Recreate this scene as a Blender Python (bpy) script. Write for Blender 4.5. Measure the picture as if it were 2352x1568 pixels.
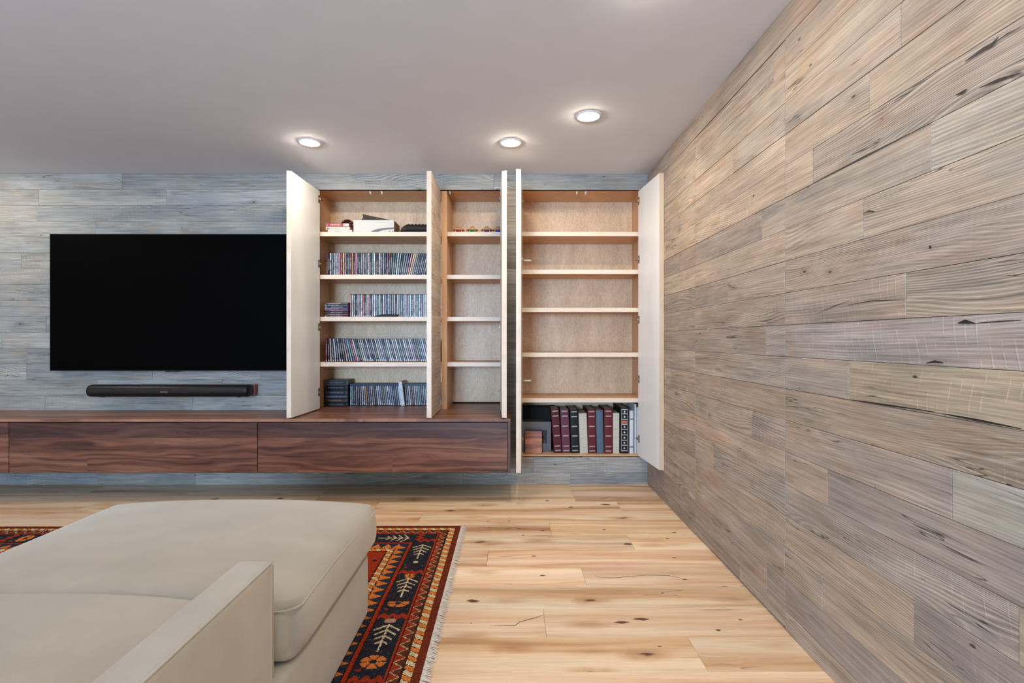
import bpy, math, random
from mathutils import Vector, Matrix
R = math.radians
PI = math.pi
for o in list(bpy.data.objects):
    bpy.data.objects.remove(o, do_unlink=True)
SC = bpy.context.scene
COL = SC.collection

# ------------------------------------------------------------------ camera, world, light, exposure
F_PX, CAM_Y, CAM_Z, VX, VY = 1160.0, -4.0, 1.1466, 1173.0, 780.0      # focal length in pixels of the 2352 px frame; eye; vanishing point
cam = bpy.data.cameras.new('camera')
cam.sensor_width = 36.0
cam.lens = 36.0 * F_PX / 2352.0
cam.shift_y = -4.0 / 2352.0
cam.clip_start = 0.05
cam_o = bpy.data.objects.new('camera', cam)
cam_o.location = (0, CAM_Y, CAM_Z)
cam_o.rotation_euler = (R(90), 0, R(-0.148))
COL.objects.link(cam_o)
SC.camera = cam_o

SC.view_settings.view_transform = 'Standard'
SC.view_settings.look = 'None'
SC.view_settings.gamma = 1.0
SC.view_settings.use_curve_mapping = False
SC.view_settings.exposure = 0.17
SC.cycles.max_bounces = 8
SC.cycles.diffuse_bounces = 4
SC.cycles.adaptive_threshold = 0.02
SC.cycles.glossy_bounces = 3
SC.cycles.transmission_bounces = 3
SC.cycles.transparent_max_bounces = 4
SC.cycles.caustics_reflective = False
SC.cycles.caustics_refractive = False
SC.cycles.sample_clamp_indirect = 6.0

world = bpy.data.worlds.new('world')
SC.world = world
world.use_nodes = True
world.node_tree.nodes['Background'].inputs[0].default_value = (0.62, 0.76, 1.0, 1)
world.node_tree.nodes['Background'].inputs[1].default_value = 1.5

WIN_X, WIN_Z, WIN_W, WIN_H, REAR_Y = -1.55, 1.45, 1.6, 1.3, -8.4       # the window in the wall behind the camera
LAMP_L = 375.0                                                        # radiance of a ceiling downlight's lens
LAMP_C = (1.0, 0.885, 0.72)
al = bpy.data.lights.new('window_daylight', 'AREA')
al.shape = 'RECTANGLE'; al.size = WIN_W - 0.1; al.size_y = WIN_H - 0.1
al.energy = 430.0
al.color = (0.46, 0.69, 1.0)
al_o = bpy.data.objects.new('window_daylight', al)
al_o.location = (WIN_X, REAR_Y + 0.03, WIN_Z)
al_o.rotation_euler = (R(90), 0, 0)
COL.objects.link(al_o)

ROOM_X0, ROOM_X1, CEIL = -5.7, 1.086, 2.4586

def wx(px, d): return (px - VX) / F_PX * d
def wz(py, d): return CAM_Z - (py - VY) / F_PX * d

# ------------------------------------------------------------------ node helper
class NT:
    def __init__(self, name):
        self.m = bpy.data.materials.new(name)
        self.m.use_nodes = True
        self.t = self.m.node_tree
        self.b = self.t.nodes['Principled BSDF']
    def n(self, typ, **kw):
        nd = self.t.nodes.new(typ)
        for k, v in kw.items(): setattr(nd, k, v)
        return nd
    def put(self, sock, v):
        if isinstance(v, bpy.types.NodeSocket): self.t.links.new(v, sock)
        elif v is not None:
            if sock.type == 'RGBA' and hasattr(v, '__len__') and len(v) == 3: v = (*v, 1)
            sock.default_value = v
    def math(self, op, a, b=None, c=None, clamp=False):
        nd = self.n('ShaderNodeMath', operation=op); nd.use_clamp = clamp
        for i, v in enumerate((a, b, c)):
            if v is not None: self.put(nd.inputs[i], v)
        return nd.outputs[0]
    def vmath(self, op, a, b=None):
        nd = self.n('ShaderNodeVectorMath', operation=op)
        self.put(nd.inputs[0], a)
        if b is not None: self.put(nd.inputs[1], b)
        return nd.outputs[0]
    def noise(self, vec, scale=1.0, detail=2.0, rough=0.5, dist=0.0):
        nd = self.n('ShaderNodeTexNoise')
        self.put(nd.inputs['Vector'], vec)
        nd.inputs['Scale'].default_value = scale; nd.inputs['Detail'].default_value = detail
        nd.inputs['Roughness'].default_value = rough; nd.inputs['Distortion'].default_value = dist
        return nd.outputs[0]
    def voro(self, vec, scale=1.0, feature='F1'):
        nd = self.n('ShaderNodeTexVoronoi', feature=feature)
        self.put(nd.inputs['Vector'], vec); nd.inputs['Scale'].default_value = scale
        return nd.outputs['Distance'], nd.outputs['Color']
    def ramp(self, fac, stops, interp='LINEAR'):
        nd = self.n('ShaderNodeValToRGB'); cr = nd.color_ramp; cr.interpolation = interp
        while len(cr.elements) < len(stops): cr.elements.new(0.5)
        for e, (p, c) in zip(cr.elements, stops):
            e.position = p
            e.color = (c, c, c, 1) if not hasattr(c, '__len__') else (*c, 1)
        self.put(nd.inputs[0], fac)
        return nd.outputs[0]
    def maprange(self, v, a, b, c=0.0, d=1.0, smooth=True):
        nd = self.n('ShaderNodeMapRange', interpolation_type='SMOOTHSTEP' if smooth else 'LINEAR')
        self.put(nd.inputs[0], v)
        for i, q in enumerate((a, b, c, d)): nd.inputs[i + 1].default_value = q
        return nd.outputs[0]
    def mix(self, fac, a, b, mode='MIX'):
        nd = self.n('ShaderNodeMix', data_type='RGBA', blend_type=mode)
        self.put(nd.inputs[0], fac); self.put(nd.inputs[6], a); self.put(nd.inputs[7], b)
        return nd.outputs[2]
    def objcoord(self, rnd=True):
        tc = self.n('ShaderNodeTexCoord').outputs['Object']
        oi = self.n('ShaderNodeObjectInfo')
        self.oi = oi
        if not rnd: return tc
        off = self.vmath('MULTIPLY', self.comb(oi.outputs['Random'], oi.outputs['Random'], oi.outputs['Random']), (37.0, 91.0, 53.0))
        return self.vmath('ADD', tc, off)
    def comb(self, x, y, z):
        nd = self.n('ShaderNodeCombineXYZ')
        for i, v in enumerate((x, y, z)): self.put(nd.inputs[i], v)
        return nd.outputs[0]
    def sep(self, v):
        nd = self.n('ShaderNodeSeparateXYZ'); self.put(nd.inputs[0], v)
        return nd.outputs
    def bump(self, h, strength=0.3, dist=0.001):
        nd = self.n('ShaderNodeBump')
        nd.inputs['Strength'].default_value = strength; nd.inputs['Distance'].default_value = dist
        self.put(nd.inputs['Height'], h)
        self.t.links.new(nd.outputs[0], self.b.inputs['Normal'])
    def fin(self, color, rough=0.5, spec=0.5, metal=0.0):
        self.put(self.b.inputs['Base Color'], color)
        self.put(self.b.inputs['Roughness'], rough)
        self.put(self.b.inputs['Specular IOR Level'], spec)
        self.put(self.b.inputs['Metallic'], metal)
        return self.m

def plain(name, color, rough=0.5, spec=0.5, metal=0.0, grain=0.04, scale=40.0):
    t = NT(name)
    v = t.noise(t.objcoord(False), scale, 3.0)
    k = t.maprange(v, 0.3, 0.7, 1.0 - grain, 1.0 + grain, False)
    c = t.vmath('SCALE', t.comb(*color))
    t.t.nodes[-1]
    nd = c.node; t.put(nd.inputs['Scale'], k)
    return t.fin(c, rough, spec, metal)

def tinted(name, rough=0.5, spec=0.4, metal=0.0):
    """colour from the object's own colour"""
    t = NT(name)
    v = t.noise(t.objcoord(False), 60.0, 3.0)
    k = t.maprange(v, 0.3, 0.7, 0.93, 1.07, False)
    nd = t.vmath('SCALE', t.oi.outputs['Color']); t.put(nd.node.inputs['Scale'], k)
    return t.fin(nd, rough, spec, metal)

# ------------------------------------------------------------------ materials
def mat_barnwood():
    t = NT('reclaimed_barn_oak')
    P = t.objcoord()
    s = t.sep(P)
    base = t.oi.outputs['Color']
    rnd = t.oi.outputs['Random']
    r2 = t.math('FRACT', t.math('MULTIPLY', rnd, 17.31))
    r3 = t.math('FRACT', t.math('MULTIPLY', rnd, 71.77))
    warp = t.noise(t.vmath('MULTIPLY', P, (1.0, 1, 5.5)), 1.0, 1.5, 0.45)
    wamp = t.math('ADD', 45.0, t.math('MULTIPLY', t.math('POWER', r3, 2.0), 190.0))
    # growth rings: loops and long lines
    ph = t.math('ADD', t.math('MULTIPLY', s[2], 640.0), t.math('MULTIPLY', warp, wamp))
    ring = t.math('SINE', ph)
    ringl = t.math('SUBTRACT', t.maprange(ring, 0.45, 0.95), t.math('MULTIPLY', t.maprange(ring, -0.55, -1.0), 0.6))
    fib = t.noise(t.vmath('MULTIPLY', P, (9.0, 1, 330.0)), 1.0, 3.0, 0.6)
    mid = t.noise(t.vmath('MULTIPLY', P, (3.0, 1, 75.0)), 1.0, 3.0, 0.6)
    blot = t.noise(t.vmath('MULTIPLY', P, (2.6, 1, 9.0)), 1.0, 4.0, 0.6)
    big = t.noise(t.vmath('MULTIPLY', P, (1.1, 1, 3.0)), 1.0, 1.0)
    # saw marks across the board
    sx = t.math('ADD', t.math('ADD', t.math('MULTIPLY', s[0], 210.0), t.math('MULTIPLY', s[2], t.math('SUBTRACT', t.math('MULTIPLY', r2, 190.0), 130.0))), t.math('MULTIPLY', big, 30.0))
    sawn = t.noise(t.vmath('MULTIPLY', P, (26.0, 1, 26.0)), 1.0, 2.0, 0.6)
    saw = t.math('MULTIPLY', t.maprange(t.math('SINE', sx), 0.80, 1.0), t.maprange(sawn, 0.42, 0.62))
    sawmask = t.math('MULTIPLY', t.maprange(big, 0.45, 0.62), t.math('GREATER_THAN', r2, 0.55))
    saw = t.math('MULTIPLY', saw, sawmask)
    val = t.math('ADD', 0.80, t.math('MULTIPLY', t.math('SUBTRACT', fib, 0.5), 0.85))
    val = t.math('ADD', val, t.math('MULTIPLY', t.math('SUBTRACT', mid, 0.5), 1.05))
    ringamt = t.math('MULTIPLY', t.maprange(big, 0.35, 0.6), t.math('ADD', 0.12, t.math('MULTIPLY', r3, 0.30)))
    val = t.math('ADD', val, t.math('MULTIPLY', t.math('SUBTRACT', ringl, 0.12), ringamt))
    val = t.math('ADD', val, t.math('MULTIPLY', t.math('SUBTRACT', blot, 0.5), 0.95))
    val = t.math('ADD', val, t.math('MULTIPLY', saw, 0.22))
    val = t.math('ADD', val, 0.17)
    nd = t.vmath('SCALE', base); t.put(nd.node.inputs['Scale'], val)
    hue = t.noise(t.vmath('MULTIPLY', P, (2.0, 1, 6.0)), 1.7, 2.0)
    c = t.mix(t.math('MULTIPLY', t.maprange(hue, 0.50, 0.72), 0.30), nd, t.mix(1.0, nd, (1.0, 0.74, 0.54), 'MULTIPLY'))
    c = t.mix(t.math('MULTIPLY', t.maprange(hue, 0.50, 0.30), 0.60), c, t.mix(1.0, nd, (0.78, 0.84, 0.92), 'MULTIPLY'))
    # long splits and nail holes
    cr = t.noise(t.vmath('MULTIPLY', P, (1.1, 1, 17.0)), 1.0, 3.0, 0.65)
    crk = t.maprange(t.math('ABSOLUTE', t.math('SUBTRACT', cr, 0.5)), 0.010, 0.0)
    crm = t.maprange(t.noise(t.vmath('MULTIPLY', P, (2.3, 1, 8.0)), 1.3, 1.0), 0.60, 0.68)
    crk = t.math('MULTIPLY', crk, crm)
    kd, kc = t.voro(t.vmath('MULTIPLY', P, (6.5, 0.0, 15.0)), 1.0)
    ks = t.sep(kc)
    kn = t.math('MULTIPLY', t.maprange(kd, 0.085, 0.035), t.math('GREATER_THAN', ks[0], 0.72))
    halo = t.math('MULTIPLY', t.math('MULTIPLY', t.maprange(kd, 0.42, 0.05), t.math('GREATER_THAN', ks[0], 0.86)), 0.45)
    c = t.mix(halo, c, t.mix(1.0, c, (0.55, 0.47, 0.40), 'MULTIPLY'))
    dark = t.math('MAXIMUM', t.math('MULTIPLY', crk, 0.85), t.math('MULTIPLY', kn, 0.9))
    c = t.mix(dark, c, (0.022, 0.016, 0.012))
    h = t.math('ADD', t.math('MULTIPLY', fib, 0.5), t.math('MULTIPLY', mid, 0.8))
    h = t.math('ADD', h, t.math('MULTIPLY', ringl, 0.25))
    h = t.math('ADD', h, t.math('MULTIPLY', saw, 0.6))
    h = t.math('SUBTRACT', h, t.math('MULTIPLY', dark, 1.5))
    t.bump(h, 0.55, 0.0016)
    return t.fin(c, 0.62, 0.35)

def mat_floor():
    t = NT('knotty_oak_floor')
    P = t.objcoord()
    rnd = t.oi.outputs['Random']
    base = t.oi.outputs['Color']
    s = t.sep(P)
    warp = t.noise(t.vmath('MULTIPLY', P, (0.7, 1, 4.0)), 1.0, 2.0, 0.5)
    band = t.noise(t.vmath('ADD', t.vmath('MULTIPLY', P, (0.45, 1, 11.0)), t.comb(0.0, 0.0, t.math('MULTIPLY', warp, 2.4))), 1.0, 2.0, 0.5)
    mid = t.noise(t.vmath('MULTIPLY', P, (2.2, 1, 60.0)), 1.0, 3.0, 0.6)
    fib = t.noise(t.vmath('MULTIPLY', P, (12.0, 1, 300.0)), 1.0, 3.0, 0.6)
    c = t.ramp(band, [(0.26, (0.42, 0.215, 0.105)), (0.42, (0.65, 0.41, 0.24)), (0.54, (0.76, 0.55, 0.37)), (0.74, (0.83, 0.67, 0.50))])
    v = t.math('ADD', 1.0, t.math('MULTIPLY', t.math('SUBTRACT', mid, 0.5), 0.42))
    v = t.math('ADD', v, t.math('MULTIPLY', t.math('SUBTRACT', fib, 0.5), 0.42))
    nd = t.vmath('SCALE', c); t.put(nd.node.inputs['Scale'], v)
    c = t.mix(1.0, nd, base, 'MULTIPLY')
    # knots
    dist = t.noise(t.vmath('MULTIPLY', P, (14.0, 1, 22.0)), 1.0, 2.0)
    Pk = t.vmath('ADD', t.vmath('MULTIPLY', P, (2.7, 0.0, 8.0)), t.comb(t.math('MULTIPLY', dist, 0.18), 0.0, t.math('MULTIPLY', dist, 0.3)))
    kd, kc = t.voro(Pk, 1.0)
    ks = t.sep(kc)
    on = t.math('GREATER_THAN', ks[0], 0.38)
    core = t.math('MULTIPLY', t.maprange(kd, 0.10, 0.035), on)
    halo = t.math('MULTIPLY', t.math('MULTIPLY', t.maprange(kd, 0.38, 0.06), on), 0.65)
    c = t.mix(halo, c, t.mix(1.0, c, (0.62, 0.42, 0.28), 'MULTIPLY'))
    c = t.mix(t.math('MULTIPLY', core, 0.9), c, (0.055, 0.026, 0.014))
    cr = t.noise(t.vmath('MULTIPLY', P, (0.9, 1, 9.0)), 1.0, 3.0, 0.6)
    crk = t.maprange(t.math('ABSOLUTE', t.math('SUBTRACT', cr, 0.5)), 0.007, 0.0)
    crm = t.maprange(t.noise(t.vmath('MULTIPLY', P, (1.5, 1, 4.0)), 1.4, 1.0), 0.63, 0.68)
    crk = t.math('MULTIPLY', crk, crm)
    c = t.mix(t.math('MULTIPLY', crk, 0.85), c, (0.05, 0.022, 0.012))
    h = t.math('SUBTRACT', t.math('ADD', t.math('MULTIPLY', mid, 0.6), t.math('MULTIPLY', fib, 0.4)), t.math('ADD', crk, core))
    t.bump(h, 0.22, 0.0007)
    rg = t.math('ADD', 0.22, t.math('MULTIPLY', mid, 0.14))
    return t.fin(c, rg, 0.18)

def mat_walnut(flat=False):
    t = NT('walnut_top' if flat else 'walnut')
    P = t.objcoord()
    if flat:
        q_ = t.sep(P); P = t.comb(q_[0], q_[2], q_[1])
    base = t.oi.outputs['Color']
    s = t.sep(P)
    warp = t.noise(t.vmath('MULTIPLY', P, (1.3, 1, 6.0)), 1.0, 3.0, 0.55)
    ph = t.math('ADD', t.math('MULTIPLY', s[2], 95.0), t.math('MULTIPLY', warp, 30.0))
    ring = t.math('ADD', 0.5, t.math('MULTIPLY', t.math('SINE', ph), 0.5))
    mid = t.noise(t.vmath('ADD', t.vmath('MULTIPLY', P, (1.6, 1, 46.0)), t.comb(0.0, 0.0, t.math('MULTIPLY', warp, 7.0))), 1.0, 4.0, 0.6)
    fib = t.noise(t.vmath('MULTIPLY', P, (18.0, 1, 380.0)), 1.0, 3.0, 0.6)
    big = t.noise(t.vmath('MULTIPLY', P, (1.1, 1, 9.0)), 1.0, 2.0)
    f = t.math('ADD', t.math('MULTIPLY', ring, 0.15), t.math('MULTIPLY', mid, 0.86))
    f = t.math('ADD', f, t.math('MULTIPLY', t.math('SUBTRACT', big, 0.25), 0.55))
    if flat:
        st = t.noise(t.vmath('MULTIPLY', P, (0.35, 0.0, 42.0)), 1.0, 1.0)
        f = t.math('ADD', f, t.math('MULTIPLY', t.math('SUBTRACT', st, 0.47), 1.5))
    c = t.ramp(f, [(0.36, (0.040, 0.014, 0.009)), (0.52, (0.110, 0.042, 0.026)), (0.66, (0.175, 0.074, 0.044)), (0.85, (0.27, 0.125, 0.072))])
    v = t.math('ADD', 1.0, t.math('MULTIPLY', t.math('SUBTRACT', fib, 0.5), 0.35))
    nd = t.vmath('SCALE', c); t.put(nd.node.inputs['Scale'], v)
    c = t.mix(1.0, nd, base, 'MULTIPLY')
    kd, kc = t.voro(t.vmath('MULTIPLY', P, (1.7, 0.0, 7.0)), 1.0)
    on = t.math('GREATER_THAN', t.sep(kc)[0], 0.72)
    kr = t.math('ADD', 0.5, t.math('MULTIPLY', t.math('SINE', t.math('MULTIPLY', kd, 95.0)), 0.5))
    halo = t.math('MULTIPLY', t.maprange(kd, 0.33, 0.08), on)
    c = t.mix(t.math('MULTIPLY', halo, t.math('MULTIPLY', kr, 0.7)), c, (0.035, 0.013, 0.010))
    c = t.mix(t.math('MULTIPLY', t.maprange(kd, 0.05, 0.02), on), c, (0.012, 0.006, 0.005))
    t.bump(t.math('ADD', fib, mid), 0.12, 0.0005)
    return t.fin(c, 0.36, 0.45)

def mat_maple(name, lo, hi, scale=(9.0, 9.0, 2.2), curl=True, rough=0.4):
    t = NT(name)
    P = t.objcoord()
    w = t.noise(t.vmath('MULTIPLY', P, (3.0, 3.0, 1.2)), 1.0, 2.0)
    f = t.noise(t.vmath('ADD', t.vmath('MULTIPLY', P, scale), t.vmath('MULTIPLY', t.comb(w, w, w), (2.5, 2.5, 2.5))), 1.0, 4.0, 0.6)
    if curl:
        k = t.noise(t.vmath('MULTIPLY', P, (95.0, 95.0, 30.0)), 1.0, 3.0, 0.6, 1.2)
        f = t.math('ADD', t.math('MULTIPLY', f, 0.7), t.math('MULTIPLY', t.maprange(k, 0.25, 0.75), 0.34))
    c = t.ramp(f, [(0.30, lo), (0.72, hi)])
    # scattered pin knots
    kd, kc = t.voro(t.vmath('MULTIPLY', P, (2.6, 2.6, 2.0)), 1.0)
    on = t.math('GREATER_THAN', t.sep(kc)[1], 0.86)
    c = t.mix(t.math('MULTIPLY', t.math('MULTIPLY', t.maprange(kd, 0.12, 0.0), on), 0.55), c, (0.33, 0.13, 0.045))
    t.bump(f, 0.05, 0.0004)
    return t.fin(c, rough, 0.4)

def mat_fabric():
    t = NT('oatmeal_microfibre')
    P = t.objcoord(False)
    n1 = t.noise(P, 5.0, 4.0, 0.6)
    n2 = t.noise(t.vmath('MULTIPLY', P, (420, 420, 420)), 1.0, 2.0)
    n3 = t.noise(t.vmath('MULTIPLY', P, (3.0, 9.0, 6.0)), 1.0, 3.0)
    v = t.math('ADD', 0.94, t.math('MULTIPLY', t.math('SUBTRACT', n1, 0.5), 0.32))
    v = t.math('ADD', v, t.math('MULTIPLY', t.math('SUBTRACT', n2, 0.5), 0.16))
    v = t.math('ADD', v, t.math('MULTIPLY', t.math('SUBTRACT', n3, 0.5), 0.16))
    nd = t.vmath('SCALE', t.comb(0.45, 0.405, 0.34)); t.put(nd.node.inputs['Scale'], v)
    t.bump(n2, 0.18, 0.0006)
    t.b.inputs['Sheen Weight'].default_value = 0.35
    t.b.inputs['Sheen Roughness'].default_value = 0.45
    t.b.inputs['Sheen Tint'].default_value = (0.95, 0.92, 0.88, 1)
    return t.fin(nd, 0.9, 0.15)

def mat_rug():
    t = NT('knotted_wool')
    a = t.n('ShaderNodeAttribute'); a.attribute_name = 'wool'
    P = t.objcoord(False)
    n = t.noise(t.vmath('MULTIPLY', P, (330, 330, 50)), 1.0, 3.0, 0.7)
    v = t.maprange(n, 0.25, 0.75, 0.62, 1.35, False)
    nd = t.vmath('SCALE', a.outputs['Color']); t.put(nd.node.inputs['Scale'], v)
    t.bump(n, 0.7, 0.003)
    return t.fin(nd, 0.95, 0.03)

def mat_spine():
    """printed paper spine: ground in the object's colour, small print along it, a dark or pale header"""
    t = NT('printed_spine')
    P = t.n('ShaderNodeTexCoord').outputs['Object']
    oi = t.n('ShaderNodeObjectInfo')
    s = t.sep(P)
    base, rnd = oi.outputs['Color'], oi.outputs['Random']
    off = t.comb(t.math('MULTIPLY', rnd, 51.0), 0.0, t.math('MULTIPLY', rnd, 33.0))
    txt = t.noise(t.vmath('ADD', t.vmath('MULTIPLY', P, (360.0, 0.0, 230.0)), off), 1.0, 2.0, 0.7)
    txt = t.maprange(txt, 0.50, 0.56)
    lo = t.maprange(t.math('ABSOLUTE', t.math('SUBTRACT', s[2], t.math('ADD', 0.06, t.math('MULTIPLY', rnd, 0.05)))), 0.050, 0.044)
    wide = t.maprange(t.math('ABSOLUTE', s[0]), 0.0045, 0.0035)
    ink = t.math('MULTIPLY', t.math('MULTIPLY', txt, lo), wide)
    lum = t.n('ShaderNodeRGBToBW'); t.put(lum.inputs[0], base)
    inkc = t.mix(t.maprange(lum.outputs[0], 0.20, 0.26), (0.62, 0.60, 0.58), (0.05, 0.045, 0.05))
    c = t.mix(t.math('MULTIPLY', ink, 0.85), base, inkc)
    r2 = t.math('FRACT', t.math('MULTIPLY', rnd, 29.7))
    pic = t.noise(t.vmath('ADD', t.vmath('MULTIPLY', P, (60.0, 0.0, 26.0)), off), 1.0, 2.0)
    c = t.mix(t.math('MULTIPLY', t.maprange(pic, 0.50, 0.60), t.math('ADD', 0.25, t.math('MULTIPLY', r2, 0.6))), c, t.mix(1.0, c, (0.20, 0.19, 0.22), 'MULTIPLY'))
    foot = t.math('MULTIPLY', t.maprange(s[2], 0.018, 0.015), t.math('GREATER_THAN', r2, 0.35))
    c = t.mix(t.math('MULTIPLY', foot, 0.7), c, (0.55, 0.55, 0.58))
    return t.fin(c, 0.35, 0.45)

M = {}
M['barn'] = mat_barnwood()
M['floor'] = mat_floor()
M['walnut'] = mat_walnut()
M['walnut_top'] = mat_walnut(True)
M['maple'] = mat_maple('maple_board', (0.60, 0.325, 0.155), (0.72, 0.44, 0.235), (7.0, 7.0, 1.2), False)
M['maple_ply'] = mat_maple('curly_maple_ply', (0.57, 0.375, 0.220), (0.80, 0.58, 0.375))
M['maple_edge'] = mat_maple('maple_edge', (0.68, 0.53, 0.395), (0.79, 0.645, 0.50), (2.0, 9.0, 9.0), False)
M['maple_tan'] = mat_maple('maple_tan', (0.58, 0.42, 0.28), (0.72, 0.55, 0.39), (30.0, 9.0, 1.0), False)
M['maple_door'] = mat_maple('maple_door', (0.76, 0.75, 0.725), (0.83, 0.83, 0.81), (7.0, 7.0, 0.9), False, 0.35)
M['fabric'] = mat_fabric()
M['rug'] = mat_rug()
M['spine'] = mat_spine()
M['tint'] = tinted('tinted_card', 0.5, 0.2)
M['tint_gloss'] = tinted('tinted_lacquer', 0.25, 0.5)
M['leather'] = tinted('leatherette', 0.55, 0.22)
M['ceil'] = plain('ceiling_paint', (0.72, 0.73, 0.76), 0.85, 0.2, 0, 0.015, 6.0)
M['paint'] = plain('wall_paint', (0.70, 0.68, 0.65), 0.85, 0.2, 0, 0.015, 6.0)
M['back'] = plain('dark_backing', (0.03, 0.024, 0.02), 0.9, 0.1)
M['black'] = plain('black_plastic', (0.008, 0.008, 0.009), 0.38, 0.25)
M['screen'] = plain('tv_screen', (0.0012, 0.0010, 0.0010), 0.5, 0.02, 0, 0.0)
M['grille'] = plain('speaker_grille', (0.008, 0.007, 0.0068), 0.36, 0.35, 0, 0.1, 300.0)
M['metal'] = plain('nickel', (0.55, 0.52, 0.47), 0.28, 0.5, 1.0)
M['brass'] = plain('aged_hinge_metal', (0.32, 0.25, 0.17), 0.35, 0.5, 1.0)
M['white'] = plain('white_enamel', (0.80, 0.79, 0.77), 0.4, 0.4)
M['nylon'] = plain('white_nylon', (0.78, 0.72, 0.64), 0.4, 0.4)
M['dark_glass'] = plain('dark_glass', (0.030, 0.010, 0.005), 0.06, 0.6)
M['fringe'] = plain('cotton_fringe', (0.66, 0.60, 0.53), 0.95, 0.1, 0, 0.12, 200.0)
M['turned'] = mat_maple('turned_wood', (0.50, 0.25, 0.11), (0.66, 0.38, 0.19), (40.0, 40.0, 8.0), False)
M['silver'] = plain('silver_foil', (0.34, 0.295, 0.285), 0.4, 0.5, 0.2, 0.3, 500.0)
M['letter_white'] = plain('white_ink', (0.72, 0.68, 0.64), 0.5, 0.3)
M['pale_foil'] = plain('pale_foil', (0.46, 0.42, 0.33), .4, .5, .2)
M['pages'] = plain('page_block', (0.50, 0.46, 0.40), 0.8, 0.2, 0, 0.15, 400.0)

def mat_lens():
    t = NT('lamp_lens')
    t.b.inputs['Emission Color'].default_value = (*LAMP_C, 1)
    t.b.inputs['Emission Strength'].default_value = LAMP_L
    v = t.noise(t.objcoord(False), 300.0, 1.0)
    return t.fin(t.ramp(v, [(0.0, 0.8), (1.0, 0.85)]), 0.5)
M['lens'] = mat_lens()

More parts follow.
